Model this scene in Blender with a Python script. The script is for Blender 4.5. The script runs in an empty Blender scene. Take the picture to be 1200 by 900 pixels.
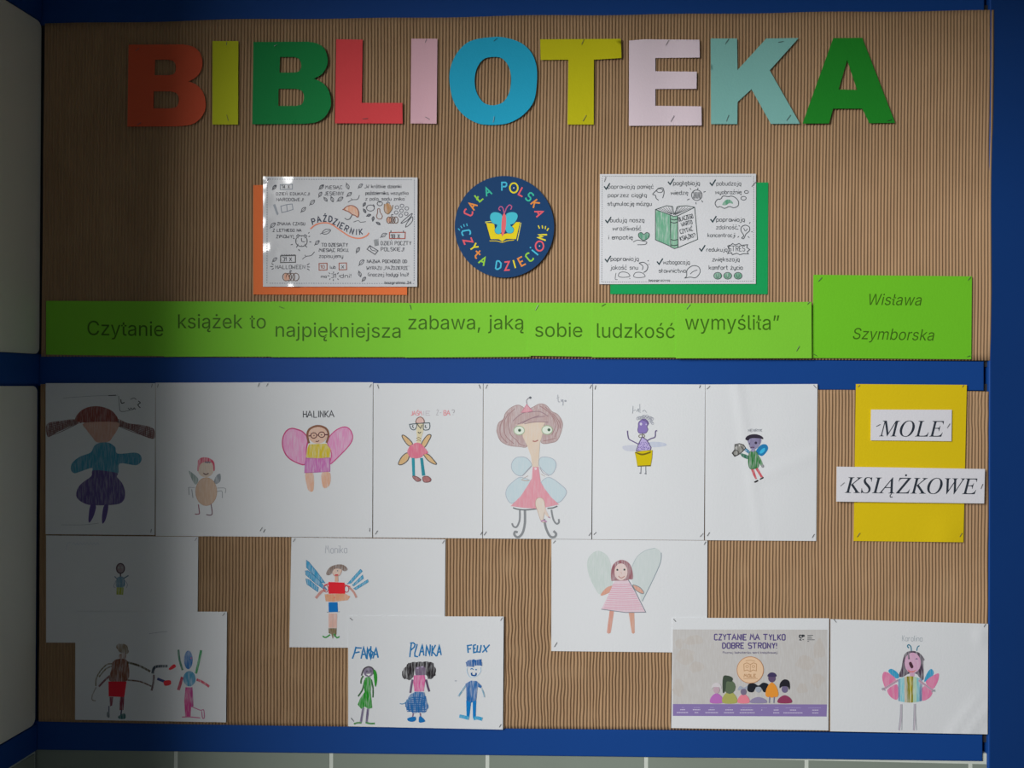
import bpy, math, random, json
from mathutils import Vector, Matrix, noise
from mathutils.geometry import delaunay_2d_cdt
C = bpy.context.scene.collection
R = random.Random(7)

# ---------------------------------------------------------------- camera
LENS, DIST, YAW, ROLL = 28.0, 1.52, math.radians(1.9), math.radians(0.38)
FPX = LENS/36*1200
fwd = Vector((-math.sin(YAW), math.cos(YAW), 0))
rgt0 = Vector((math.cos(YAW), math.sin(YAW), 0)); up0 = Vector((0, 0, 1))
rgt = rgt0*math.cos(ROLL)+up0*math.sin(ROLL)
upv = up0*math.cos(ROLL)-rgt0*math.sin(ROLL)
CAM = Vector((0, 0, 1.45))-fwd*(DIST/fwd.y)
cd = bpy.data.cameras.new('camera'); co = bpy.data.objects.new('camera', cd); C.objects.link(co)
cd.lens = LENS; cd.sensor_width = 36; cd.clip_start = .02
M = Matrix.Identity(4)
for i, v in enumerate((rgt, upv, -fwd)):
    for j in range(3): M[j][i] = v[j]
M.translation = CAM
co.matrix_world = M
bpy.context.scene.camera = co
# ---------------------------------------------------------------- light
sc = bpy.context.scene
sc.view_settings.view_transform = 'Standard'; sc.view_settings.look = 'None'
sc.view_settings.gamma = 1; sc.view_settings.exposure = 0
sc.view_settings.use_curve_mapping = False
wd = bpy.data.worlds.new('room_light'); sc.world = wd; wd.use_nodes = True
bg = wd.node_tree.nodes['Background']; bg.inputs[0].default_value = (.80, .90, 1.0, 1); bg.inputs[1].default_value = .079
def area(name, loc, target, sx, sy, power, col):
    l = bpy.data.lights.new(name, 'AREA'); l.shape = 'RECTANGLE'; l.size = sx; l.size_y = sy; l.energy = power; l.color = col
    o = bpy.data.objects.new(name, l); C.objects.link(o); o.location = loc
    o.rotation_euler = (Vector(target)-Vector(loc)).to_track_quat('-Z', 'Y').to_euler()
    return o
area('window_light', (-3.14, -3.66, 2.84), (0.63, 0, 1.0), 2.17, 2.25, 298, (1, .985, .97))

# ---------------------------------------------------------------- pixel -> plane
def ray(px, py): return fwd+rgt*((px-600)/FPX)+upv*((450-py)/FPX)
def W(px, py, off=0.0):
    d = ray(px, py); t = (-off-CAM.y)/d.y
    return CAM+d*t

# ---------------------------------------------------------------- materials
def lin(c):
    c /= 255.0
    return c/12.92 if c <= .04045 else ((c+.055)/1.055)**2.4
def hexc(h, gain=1.0):
    h = h.lstrip('#')
    return tuple(min(.9, lin(int(h[i:i+2], 16))/.79*gain) for i in (0, 2, 4))
MATS = {}
def new(name):
    m = bpy.data.materials.new(name); m.use_nodes = True
    return m, m.node_tree.nodes, m.node_tree.links, m.node_tree.nodes['Principled BSDF']
def nd(N, t, **k):
    n = N.new(t)
    for a, b in k.items(): setattr(n, a, b)
    return n
def mottled(name, col, rough=.7, amp=.06, scale=12, bump=.0, bscale=400, coat=0, spec=.5, coat_r=.1, streak=None):
    if name in MATS: return MATS[name]
    m, N, L, b = new(name)
    tc = nd(N, 'ShaderNodeTexCoord'); nz = nd(N, 'ShaderNodeTexNoise'); nz.inputs['Scale'].default_value = scale; nz.inputs['Detail'].default_value = 4
    if streak:
        mp = nd(N, 'ShaderNodeMapping'); mp.inputs['Scale'].default_value = streak
        L.new(tc.outputs['Object'], mp.inputs[0]); L.new(mp.outputs[0], nz.inputs['Vector'])
    else: L.new(tc.outputs['Object'], nz.inputs['Vector'])
    mx = nd(N, 'ShaderNodeMix', data_type='RGBA')
    mx.inputs[6].default_value = (*[c*(1-amp) for c in col], 1); mx.inputs[7].default_value = (*[min(.95, c*(1+amp)) for c in col], 1)
    L.new(nz.outputs[0], mx.inputs[0]); L.new(mx.outputs[2], b.inputs['Base Color'])
    b.inputs['Roughness'].default_value = rough; b.inputs['Specular IOR Level'].default_value = spec
    b.inputs['Coat Weight'].default_value = coat; b.inputs['Coat Roughness'].default_value = coat_r
    if bump:
        n2 = nd(N, 'ShaderNodeTexNoise'); n2.inputs['Scale'].default_value = bscale; n2.inputs['Detail'].default_value = 3
        bp = nd(N, 'ShaderNodeBump'); bp.inputs['Strength'].default_value = bump; bp.inputs['Distance'].default_value = .002
        L.new(tc.outputs['Object'], n2.inputs['Vector']); L.new(n2.outputs[0], bp.inputs['Height']); L.new(bp.outputs[0], b.inputs['Normal'])
    MATS[name] = m
    return m
WHITE = hexc('#d2d5d8')
def inkmat(spec, gain=1.0):
    """'#rrggbb' flat ink; 'c#..' pencil crayon with streaks; 'w#..' soft wash"""
    key = (spec, round(gain, 2))
    if key in MATS: return MATS[key]
    kind = spec[0] if spec[0] != '#' else 'i'
    col = hexc(spec.lstrip('cwvgx'), gain)
    m, N, L, b = new('ink_'+spec.replace('#', ''))
    b.inputs['Roughness'].default_value = .6; b.inputs['Specular IOR Level'].default_value = .2
    if kind == 'g': b.inputs['Coat Weight'].default_value = .8; b.inputs['Coat Roughness'].default_value = .12
    if kind in 'ig':
        b.inputs['Base Color'].default_value = (*col, 1)
    else:
        tc = nd(N, 'ShaderNodeTexCoord'); mp = nd(N, 'ShaderNodeMapping')
        mp.inputs['Rotation'].default_value = (0, math.radians({'c': 28, 'w': -20, 'v': 90, 'x': 50}[kind]), 0)
        mp.inputs['Scale'].default_value = (420, 420, 55)
        nz = nd(N, 'ShaderNodeTexNoise'); nz.inputs['Scale'].default_value = 1; nz.inputs['Detail'].default_value = 3
        L.new(tc.outputs['Object'], mp.inputs[0]); L.new(mp.outputs[0], nz.inputs['Vector'])
        mr = nd(N, 'ShaderNodeMapRange'); mr.inputs[1].default_value = .42; mr.inputs[2].default_value = .72
        mr.inputs[3].default_value = 0; mr.inputs[4].default_value = {'c': .5, 'w': .25, 'v': .45, 'x': .8}[kind]
        L.new(nz.outputs[0], mr.inputs[0])
        mx = nd(N, 'ShaderNodeMix', data_type='RGBA'); L.new(mr.outputs[0], mx.inputs[0])
        mx.inputs[6].default_value = (*[c*.9 for c in col], 1); mx.inputs[7].default_value = (*WHITE, 1)
        L.new(mx.outputs[2], b.inputs['Base Color'])
    MATS[key] = m
    return m
def paper(name, h, coat=0, amp=.035, rough=.75): return mottled('paper_'+name, hexc(h), rough, amp, 9, .12, 260, coat=coat, spec=.25)
def staple_mat():
    if 'st' in MATS: return MATS['st']
    m, N, L, b = new('staple_steel'); b.inputs['Base Color'].default_value = (.16, .16, .17, 1); b.inputs['Metallic'].default_value = .7; b.inputs['Roughness'].default_value = .4
    MATS['st'] = m; return m

# ---------------------------------------------------------------- mesh objects
def obj(name, V, F, mats, parent=None, origin=None, smooth=False, mi=None):
    """mesh from world-space verts; origin defaults to the parent thing's origin"""
    if origin is None:
        origin = Vector(parent['_o']) if parent is not None else sum((Vector(v) for v in V), Vector())/len(V)
    me = bpy.data.meshes.new(name)
    me.from_pydata([Vector(v)-origin for v in V], [], F)
    for m in (mats if isinstance(mats, (list, tuple)) else [mats]): me.materials.append(m)
    if mi: me.polygons.foreach_set('material_index', mi)
    if smooth: me.polygons.foreach_set('use_smooth', [True]*len(me.polygons))
    me.update()
    o = bpy.data.objects.new(name, me); C.objects.link(o)
    if parent is not None: o.parent = parent
    else: o.location = origin
    o['_o'] = tuple(origin)
    return o
def tag(o, label, cat, group=None):
    o['label'] = label; o['category'] = cat
    if group: o['group'] = group
    return o
def catmull(P, closed=False, n=5):
    out = []; m = len(P)
    if m < 3: return list(P)
    for i in range(m if closed else m-1):
        p0 = P[(i-1) % m] if closed or i > 0 else P[0]
        p1 = P[i]; p2 = P[(i+1) % m]; p3 = P[(i+2) % m] if closed or i+2 < m else P[-1]
        for k in range(n):
            t = k/n; t2 = t*t; t3 = t2*t
            out.append(tuple(.5*((2*p1[a])+(-p0[a]+p2[a])*t+(2*p0[a]-5*p1[a]+4*p2[a]-p3[a])*t2+(-p0[a]+3*p1[a]-3*p2[a]+p3[a])*t3) for a in (0, 1)))
    if not closed: out.append(tuple(P[-1]))
    return out
def ell(cx, cy, rx, ry, n=24, a0=0, a1=360):
    full = abs(a1-a0) >= 360
    k = n if full else n+1
    return [(cx+rx*math.cos(math.radians(a0+(a1-a0)*i/n)), cy-ry*math.sin(math.radians(a0+(a1-a0)*i/n))) for i in range(k)]
def inside(x, y, loops):
    r = False
    for P in loops:
        j = len(P)-1
        for i in range(len(P)):
            if (P[i][1] > y) != (P[j][1] > y) and x < (P[j][0]-P[i][0])*(y-P[i][1])/(P[j][1]-P[i][1])+P[i][0]: r = not r
            j = i
    return r
def densify(P, closed=True, step=6.0):
    out = []; m = len(P)
    for i in range(m if closed else m-1):
        a = P[i]; b = P[(i+1) % m]; d = math.hypot(b[0]-a[0], b[1]-a[1]); n = max(1, int(math.ceil(d/step)))
        for k in range(n): out.append((a[0]+(b[0]-a[0])*k/n, a[1]+(b[1]-a[1])*k/n))
    if not closed: out.append(P[-1])
    return out
def triangulate(loops, step=8.0):
    V = []; E = []
    for P in loops:
        s = len(V); V += [Vector(p) for p in P]; E += [(s+i, s+(i+1) % len(P)) for i in range(len(P))]
    xs = [p[0] for p in loops[0]]; ys = [p[1] for p in loops[0]]
    x = min(xs)+step*.5
    while x < max(xs):
        y = min(ys)+step*.5
        while y < max(ys):
            if inside(x, y, loops) and all((p[0]-x)**2+(p[1]-y)**2 > step*step*.12 for P in loops for p in P): V.append(Vector((x, y)))
            y += step
        x += step
    r = delaunay_2d_cdt(V, E, [], 0, 1e-5)
    vo = [tuple(v) for v in r[0]]; fo = []
    for f in r[2]:
        cx = sum(vo[i][0] for i in f)/len(f); cy = sum(vo[i][1] for i in f)/len(f)
        if inside(cx, cy, loops): fo.append(tuple(f))
    return vo, fo
def orient(V3, F):
    """make faces look to -y (the room)"""
    out = []
    for f in F:
        a, b, c = V3[f[0]], V3[f[1]], V3[f[2]]
        if (b-a).cross(c-a).length < 2e-5*max((b-a).length, (c-a).length, (c-b).length): continue
        out.append(f if (b-a).cross(c-a).y < 0 else tuple(reversed(f)))
    return out
TH = .00028
class Sheet:
    """a piece of paper pinned to the board: front, back and rim, gently curved"""
    def __init__(s, name, corners, off, mat, label, cat, A=1.6, group=None, nx=18, ny=22, bumps=(), rip=.25, seed=0, gain=1.0, curl=None, parent=None):
        s.c = corners; s.off = off/1000; s.gain = gain; s.k = 0; s.fr = (0, 0, 1); s.lay = 0
        TL, TR, BR, BL = corners
        s.nx, s.ny = nx, ny
        s.H = []
        for j in range(ny+1):
            row = []
            for i in range(nx+1):
                u, v = i/nx, j/ny; px, py = s.bil(u, v)
                h = A*.6*(1-(2*u-1)**2)*(.4+.6*(1-(2*v-1)**2))
                h += rip*noise.noise(Vector((px*.012+seed*7, py*.012, seed)))*(4*u*(1-u)+.3)
                if curl: h += curl(u, v)
                for bx, by, sg, am in bumps: h += am*math.exp(-((px-bx)**2+(py-by)**2)/(2*sg*sg))
                row.append(s.off+max(h, -.4)/1000)
            s.H.append(row)
        V = []
        for j in range(ny+1):
            for i in range(nx+1): V.append(W(*s.bil(i/nx, j/ny), s.H[j][i]))
        n = len(V)
        V += [v+Vector((0, TH, 0)) for v in V]
        F = []; q = nx+1
        for j in range(ny):
            for i in range(nx):
                a = j*q+i; F.append((a, a+q, a+q+1, a+1)); F.append((n+a, n+a+1, n+a+q+1, n+a+q))
        nb = len(V)
        rim = [i for i in range(nx+1)]+[j*q+nx for j in range(1, ny+1)]+[ny*q+i for i in range(nx-1, -1, -1)]+[j*q for j in range(ny-1, 0, -1)]
        m = len(rim); V += [V[i].copy() for i in rim]+[V[n+i].copy() for i in rim]
        for i in range(m):
            a, b = nb+i, nb+(i+1) % m; F.append((a, b, m+b, m+a))
        s.o = obj(name, V, F, mat, parent)
        for i, p in enumerate(s.o.data.polygons): p.use_smooth = i < 2*nx*ny
        if label: tag(s.o, label, cat, group)
    def bil(s, u, v):
        TL, TR, BR, BL = s.c
        return tuple((TL[a]*(1-u)+TR[a]*u)*(1-v)+(BL[a]*(1-u)+BR[a]*u)*v for a in (0, 1))
    def h(s, px, py):
        TL, TR, BR, BL = s.c; u = v = .5
        for _ in range(3):
            xl = TL[0]+(BL[0]-TL[0])*v; xr = TR[0]+(BR[0]-TR[0])*v; u = (px-xl)/(xr-xl)
            yt = TL[1]+(TR[1]-TL[1])*u; yb = BL[1]+(BR[1]-BL[1])*u; v = (py-yt)/(yb-yt)
        u = min(max(u, 0), 1)*s.nx; v = min(max(v, 0), 1)*s.ny
        i = min(int(u), s.nx-1); j = min(int(v), s.ny-1); u -= i; v -= j
        H = s.H
        return (H[j][i]*(1-u)+H[j][i+1]*u)*(1-v)+(H[j+1][i]*(1-u)+H[j+1][i+1]*u)*v
class Cut(Sheet):
    """a piece cut to an outline (letters, the round emblem)"""
    def __init__(s, name, loops, off, mat, label, cat, fn=None, group=None, gain=1.0, thick=.0004, step=7, parent=None):
        s.off = off/1000; s.gain = gain; s.k = 0; s.fr = (0, 0, 1); s.lay = 0
        xs = [p[0] for p in loops[0]]; ys = [p[1] for p in loops[0]]
        s.bb = (min(xs), min(ys), max(xs), max(ys)); s.fn = fn or (lambda u, v: 0)
        loops = [densify(P, True, 5) for P in loops]
        vo, fo = triangulate(loops, step)
        V = [W(x, y, s.h(x, y)) for x, y in vo]; fo = orient(V, fo); n = len(V)
        V += [v+Vector((0, thick, 0)) for v in V]
        F = list(fo)+[tuple(n+i for i in reversed(f)) for f in fo]
        cnt = {}
        for f in fo:
            for i in range(3):
                a, b = f[i], f[(i+1) % 3]; cnt[(a, b)] = 1
        for (a, b) in cnt:
            if (b, a) not in cnt:
                q = len(V); V += [V[b].copy(), V[a].copy(), V[n+a].copy(), V[n+b].copy()]; F.append((q, q+1, q+2, q+3))
        s.o = obj(name, V, F, mat, parent)
        for i, p in enumerate(s.o.data.polygons): p.use_smooth = i < 2*len(fo)
        if label: tag(s.o, label, cat, group)
    def h(s, px, py):
        x0, y0, x1, y1 = s.bb
        return s.off+s.fn((px-x0)/(x1-x0), (py-y0)/(y1-y0))/1000
class Ink:
    """flat marks on a sheet: pen lines, coloured areas, lettering; one mesh per part or sub-part"""
    def __init__(s, sh, name, parent=None):
        s.sh = sh; s.name = name; s.parent = parent; s.V = []; s.F = []; s.mi = []; s.mats = []; s.idx = {}; s.subs = []
    def sub(s, name):
        i = Ink(s.sh, name, s); s.subs.append(i); return i
    def m(s, spec):
        if spec not in s.idx: s.idx[spec] = len(s.mats); s.mats.append(inkmat(spec, s.sh.gain))
        return s.idx[spec]
    def z(s):
        s.sh.lay += 1
        return .0001+(s.sh.lay % 110)*getattr(s.sh, 'step', .000008)
    def T(s, p): return (s.sh.fr[0]+p[0]/s.sh.fr[2], s.sh.fr[1]+p[1]/s.sh.fr[2])
    def line(s, P, w, col, closed=False, sm=True, taper=False, raw=False, z=None):
        P = list(P) if raw else [s.T(p) for p in P]
        if sm and len(P) > 2: P = catmull(P, closed, 4)
        P = [p for i, p in enumerate(P) if i == 0 or math.hypot(p[0]-P[i-1][0], p[1]-P[i-1][1]) > .05]
        if len(P) < 2: P = [P[0], (P[0][0]+.5, P[0][1])]
        P = densify(P, closed, 5)
        z = z or s.z(); mi = s.m(col); b = len(s.V); m = len(P); hw = w/2
        for i in range(m):
            a = P[i-1] if (i > 0 or closed) else None; c = P[(i+1) % m] if (i < m-1 or closed) else None
            p = P[i]; d = [0, 0]
            ns = []
            for q0, q1 in ((a, p), (p, c)):
                if q0 is None or q1 is None: continue
                dx, dy = q1[0]-q0[0], q1[1]-q0[1]; L = math.hypot(dx, dy) or 1; ns.append((-dy/L, dx/L))
            nx = sum(k[0] for k in ns); ny = sum(k[1] for k in ns); L = math.hypot(nx, ny)
            if L < .2: nx, ny = ns[0]; L = 1
            nx /= L; ny /= L
            dot = max(.5, nx*ns[0][0]+ny*ns[0][1]); r = hw/dot
            if taper: r *= .35+.65*math.sin(math.pi*min(1, max(0, i/(m-1))))
            for sg in (1, -1):
                x, y = p[0]+nx*r*sg, p[1]+ny*r*sg
                s.V.append(W(x, y, s.sh.h(x, y)+z))
        for i in range(m if closed else m-1):
            j = (i+1) % m
            s.F.append((b+2*i, b+2*i+1, b+2*j+1, b+2*j)); s.mi.append(mi)
        return s
    def fill(s, P, col, sm=True, holes=(), line=None, w=.9, raw=False, jit=0):
        P = list(P) if raw else [s.T(p) for p in P]
        if jit: P = [(x+R.uniform(-jit, jit), y+R.uniform(-jit, jit)) for x, y in densify(P, True, 2.5)]
        elif sm: P = catmull(P, True, 4)
        H = [h if raw else [s.T(p) for p in h] for h in holes]
        P = densify(P, True, 6)
        vo, fo = triangulate([P]+H, 5); z = s.z(); b = len(s.V); mi = s.m(col)
        V = [W(x, y, s.sh.h(x, y)+z) for x, y in vo]; fo = orient(V, fo)
        s.V += V; s.F += [tuple(b+i for i in f) for f in fo]; s.mi += [mi]*len(fo)
        if line: s.line(P, w, line, True, sm=False, raw=True)
        return s
    def dot(s, x, y, r, col, ry=None):
        return s.fill(ell(x, y, r, ry or r, 10), col, sm=False)
    def scrib(s, x0, y0, x1, y1, n, w, col, amp=.3):
        """a hand-scribbled zigzag through a box"""
        P = []
        for i in range(n+1):
            t = i/n; P.append((x0+(x1-x0)*t, (y0 if i % 2 else y1)+R.uniform(-amp, amp)*abs(y1-y0)*.3))
        return s.line(P, w, col)
    def text(s, t, x, y, wd, hgt, w, col, rot=0, slant=0):
        """hand lettering in single strokes; baseline start (x, y), total width wd (None = natural), cap height hgt (sheet frame units)"""
        P = []; cx = 0
        for ch in t:
            if ch == ' ': cx += 4; continue
            st = HAND[ch]; mx = 1
            for k in st:
                P.append([(cx+a-(1 if mx else 0), b-2) for a, b in k]); mx = 1
            cx += max(a for k in st for a, b in k)+.9
        cx -= .9
        sy = hgt/8; sx = wd/cx if wd else sy*.85
        ca, sa = math.cos(math.radians(rot)), math.sin(math.radians(rot))
        for k in P:
            k = [(a*sx+b*sy*slant, -b*sy) for a, b in k]
            k = [(x+a*ca-b*sa, y+a*sa+b*ca) for a, b in k]
            s.line(k, w, col, sm=False)
        return s
    def type(s, t, font, x0, x1, y0, y1, hgt, col, slant=0, ref='k', extra=()):
        """printed lettering from outlines, in picture pixels, from x0 to x1 on a baseline y0..y1"""
        cx = 0; G = []
        for ch in t:
            if ch == ' ': cx += 250; continue
            adv, lo = font[ch]; G.append((cx, lo)); cx += adv
        ys = max(l[i] for l in font[ref][1] for i in range(1, len(l), 2))
        xa = min(c+l[i] for c, lo in G for l in lo for i in range(0, len(l), 2)); xb = max(c+l[i] for c, lo in G for l in lo for i in range(0, len(l), 2))
        sx = (x1-x0)/(xb-xa+slant*ys*.6); sy = hgt/ys
        z = s.z(); mi = s.m(col)
        for c, lo in G:
            loops = []
            for l in lo:
                P = []
                for i in range(0, len(l), 2):
                    gx, gy = c+l[i]-xa, l[i+1]
                    X = x0+gx*sx+gy*sy*slant; P.append((X, y0+(y1-y0)*(X-x0)/(x1-x0)-gy*sy))
                loops.append(P)
            # separate outer contours (i, j dots, accents): even-odd triangulation of all loops together
            allp = loops; b = len(s.V)
            xs = [p[0] for P in allp for p in P]
            V = []; E = []
            for P in allp:
                k = len(V); V += [Vector(p) for p in P]; E += [(k+i, k+(i+1) % len(P)) for i in range(len(P))]
            r = delaunay_2d_cdt(V, E, [], 0, 1e-6)
            vo = [tuple(v) for v in r[0]]
            V3 = [W(a, d, s.sh.h(a, d)+z) for a, d in vo]
            fo = [f for f in r[2] if inside(sum(vo[i][0] for i in f)/3, sum(vo[i][1] for i in f)/3, allp)]
            fo = orient(V3, fo)
            s.V += V3; s.F += [tuple(b+i for i in f) for f in fo]; s.mi += [mi]*len(fo)
        return s
    def build(s, parent=None):
        par = parent or s.sh.o
        o = None
        if s.V: o = obj(s.name, s.V, s.F, s.mats, par, mi=s.mi)
        for k in s.subs: k.build(o or par)
        return o
REG = []
def part(sh, name):
    i = Ink(sh, name); REG.append(i); return i
def staple(sh, px, py, ang=60, ln=6.5, lift=1.6):
    """a bent wire staple standing a little proud of the paper"""
    a = math.radians(ang); dx, dy = math.cos(a)*ln/2, -math.sin(a)*ln/2
    p0 = (px-dx, py-dy); p1 = (px+dx, py+dy)
    h0 = sh.h(*p0); h1 = sh.h(*p1)
    pts = [W(*p0, h0-.001), W(*p0, h0+.0007), W(*p1, h1+lift/1000), W(*p1, h1-.001)]
    V = []; F = []; r = .00042
    for i, p in enumerate(pts):
        t = (pts[min(i+1, 3)]-pts[max(i-1, 0)]).normalized()
        n1 = t.orthogonal().normalized(); n2 = t.cross(n1)
        # keep frames coherent
        if i and (n1.dot(pn) < 0): n1, n2 = -n1, -n2
        pn = n1
        for k in range(6):
            b = k*math.pi/3; V.append(p+n1*math.cos(b)*r+n2*math.sin(b)*r)
    for i in range(3):
        for k in range(6):
            a_ = i*6+k; b_ = i*6+(k+1) % 6; F.append((a_, b_, b_+6, a_+6))
    F.append(tuple(range(5, -1, -1))); F.append(tuple(range(18, 24)))
    return obj('staple', V, F, staple_mat(), sh.o)
def slab(name, quad, off, back, mat, parent=None, bev=0.0, kind=None):
    """a board whose front face has the four picture-plane corners, running back from depth off to depth back (metres, + towards the room)"""
    import bmesh
    f = [W(*p, (off[i] if isinstance(off, tuple) else off)) for i, p in enumerate(quad)]; b = [Vector((v.x, -back, v.z)) for v in f]
    bm = bmesh.new(); vs = [bm.verts.new(v) for v in f+b]
    bm.faces.new(vs[3::-1]); bm.faces.new(vs[4:])
    for i in range(4): bm.faces.new((vs[i], vs[(i+1) % 4], vs[4+(i+1) % 4], vs[4+i]))
    bmesh.ops.recalc_face_normals(bm, faces=bm.faces)
    if bev: bmesh.ops.bevel(bm, geom=[e for e in bm.edges if all(v in vs[:4] for v in e.verts)], offset=bev, segments=3, affect='EDGES', profile=.6)
    bmesh.ops.recalc_face_normals(bm, faces=bm.faces)
    bm.verts.ensure_lookup_table()
    V = [v.co.copy() for v in bm.verts]; F = [tuple(v.index for v in fc.verts) for fc in bm.faces]
    bm.verts.index_update(); F = [tuple(v.index for v in fc.verts) for fc in bm.faces]
    bm.free()
    o = obj(name, V, F, mat, parent)
    if kind: o['kind'] = kind
    return o
def boxo(name, x0, x1, y0, y1, z0, z1, mat, parent=None, kind=None):
    V = [Vector((x, y, z)) for z in (z0, z1) for y in (y0, y1) for x in (x0, x1)]
    F = [(0, 2, 3, 1), (4, 5, 7, 6), (0, 1, 5, 4), (2, 6, 7, 3), (0, 4, 6, 2), (1, 3, 7, 5)]
    o = obj(name, V, F, mat, parent)
    if kind: o['kind'] = kind
    return o

# single-stroke hand alphabet: pairs of digits x y (hex), strokes split by commas
_H = {
'a': '5752,5647271613224253', 'b': '1a12,1627475653422213', 'c': '5647271613224253', 'd': '5a52,5647271613224253',
'e': '15555647271613224253', 'f': '4a3a2912,0747', 'g': '5751402010,5647271613224253', 'h': '1a12,162747565 2',
'i': '1712,191a', 'j': '37312000,393a', 'k': '1a12,5714,2552', 'l': '1a1322', 'm': '0702,0617273632,3647576662', 'n': '1712,1627475652',
'o': '271613224253564727', 'p': '1710,1627475653422213', 'r': '1712,152747', 's': '56472716254554534222 13', 't': '2a233242,0747',
'u': '1713224253,5752', 'w': '0712366267', 'y': '1713224253,57514020', 'z': '17571252', 'v': '073267',
'A': '023a62,1555', 'B': '1a12,1a4a59574616,4655534212', 'C': '594a2a1913224253', 'D': '1a12,1a3a58543212', 'E': '5a1a1252,1646',
'F': '5a1a12,1646', 'G': '594a2a19132242535636', 'H': '1a12,5a52,1656', 'I': '1a12', 'J': '4a43322213', 'K': '1a12,5a15,2652', 'L': '1a1252',
'M': '021a364a62', 'N': '121a525a', 'O': '2a1913224253594a2a', 'P': '121a4a59574616', 'R': '121a4a59574616,3652', 'S': '594a2a191726465553422213',
'T': '0a6a,3a32', 'U': '1a132242535a', 'W': '0a1236526a', 'X': '1a52,5a12', 'Y': '1a365a,3632', 'Z': '1a5a1252', 'Q': '2a1913224253594a2a,3452',
'!': '1a15,1312', '?': '192a4a59574635,3332', '.': '1312', ',': '1301', '-': '1646', '(': '3a171532', ')': '1a373512', "'": '1a18',
'0': '2a1913224253594a2a', '1': '082a22', '3': '1a4a59574636,4655534212', '4': '4a145 4,4a42', '8': '2a19172646555342221315264657594a2a', '7': '1a5a22', '2': '192a4a5958121252',
'„': '1301,3321', '”': '1b1a,3b3a', ':': '1312,1716', 'V': '0a326a'}
HAND = {}
for k, v in _H.items():
    HAND[k] = [[(int(c[i], 16), int(c[i+1], 16)) for i in range(0, len(c), 2)] for c in v.replace(' ', '').split(',')]
for a, b, x in (('ą', 'a', ['524150']), ('ę', 'e', ['424051']), ('ć', 'c', ['394b']), ('ś', 's', ['394b']), ('ź', 'z', ['394b']), ('ż', 'z', ['393a']),
                ('ó', 'o', ['394b']), ('ł', 'l', ['0537']), ('ń', 'n', ['394b']), ('Ą', 'A', ['625061']), ('Ż', 'Z', ['3b3c']), ('Ź', 'Z', ['3b4d']), ('Ń', 'N', ['3b4d']),
                ('Ł', 'L', ['0537']), ('Ś', 'S', ['3b4d']), ('Ć', 'C', ['3b4d']), ('Ó', 'O', ['3b4d']), ('Ę', 'E', ['524051'])):
    HAND[a] = HAND[b]+[[(int(c[i], 16), int(c[i+1], 16)) for i in range(0, len(c), 2)] for c in x]

# ================================================================ structure
BLUE = mottled('blue_enamel_paint', hexc('#0f3f84'), .62, .05, 5, .05, 300, spec=.22)
WALLP = mottled('white_panel_paint', hexc('#cfcfc6'), .6, .03, 4, .05, 200)
TILE = mottled('grey_green_glaze', hexc('#7e887e'), .3, .06, 7, .08, 60)
GROUT = mottled('pale_grout', hexc('#c2c9c0'), .9, .08, 60)
DARK = mottled('dark_backing', (.03, .03, .035), .8, .1, 10)
PLASTER = mottled('white_plaster', hexc('#c9c9c2'), .8, .03, 3, .1, 80)
FLOOR = mottled('grey_linoleum', (.09, .09, .085), .5, .08, 6)

xc = W(50, 450).x                       # the corner with the side wall
boxo('floor', -3.6, 3.2, -4.2, .2, -.06, 0, FLOOR, kind='structure')
boxo('wall_back', -1.6, 3.2, .121, .3, 0, 3.0, DARK, kind='structure')
boxo('shade_bulkhead', -1.7, 3.2, -.77, .2, W(600, -12, .5).z+.26, 3.0, PLASTER, kind='structure')      # unseen bulkhead, added and sized to shade the top of the board
# blue frame of the board
slab('trim_1', [(40, -60), (1154, -78), (1154, 14), (40, 29)], .001, -.12, BLUE, bev=.003, kind='structure')
slab('trim_2', [(40, 415), (1153.5, 423.5), (1153.5, 458), (40, 452)], .0015, -.12, BLUE, bev=.003, kind='structure')
slab('trim_3', [(36, 845), (1152, 861.5), (1152, 892.5), (36, 879)], .0015, -.12, BLUE, bev=.003, kind='structure')
post = slab('trim_4', [(1160.5, -78), (1290, -90), (1284, 1000), (1158.2, 1000)], (.0035, -.085, -.085, .0035), -.12, BLUE, bev=.0045, kind='structure')
slab('wall_right', [(1284, -90), (1900, -120), (1900, 1000), (1278, 1000)], -.087, -.12, PLASTER, kind='structure')
# backing board in the two openings
slab('wall_panel_1', [(40, 20), (1160, 6), (1160, 430), (40, 425)], -.004, -.12, DARK, kind='structure')
slab('wall_panel_2', [(36, 440), (1160, 450), (1160, 870), (36, 850)], -.004, -.12, DARK, kind='structure')
# tiled dado under the board: every tile its own object
zt = W(600, 884).z; T = .2985; g = .0062
dado = boxo('wall_dado', -1.6, W(1157, 890).x, .0022, .12, 0, zt+.02, GROUT, kind='structure')
jx = [W(x, 890, -.002).x for x in (26, 206, 388, 571, 757, 945, 1137)]
jx = [jx[0]-T]+jx+[W(1157, 890).x+g/2]
def tile_mesh(x0, x1, z0, z1, y0, y1, b=.0012):
    V = [Vector((x, y1, z)) for x, z in ((x0, z0), (x1, z0), (x1, z1), (x0, z1))]+[Vector((x, y0+b, z)) for x, z in ((x0, z0), (x1, z0), (x1, z1), (x0, z1))]
    V += [Vector((x, y0, z)) for x, z in ((x0+b, z0+b), (x1-b, z0+b), (x1-b, z1-b), (x0+b, z1-b))]
    F = [(8, 9, 10, 11)]
    for k in (0, 4):
        for i in range(4): F.append((k+i, k+(i+1) % 4, k+4+(i+1) % 4, k+4+i))
    return V, F
for r in range(2):
    for i in range(len(jx)-1):
        z1 = zt+.0008-r*T; z0 = z1-T+g
        obj('tile', *tile_mesh(jx[i]+g/2, jx[i+1]-g/2, z0, z1, .0015, .007), TILE, dado)

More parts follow.
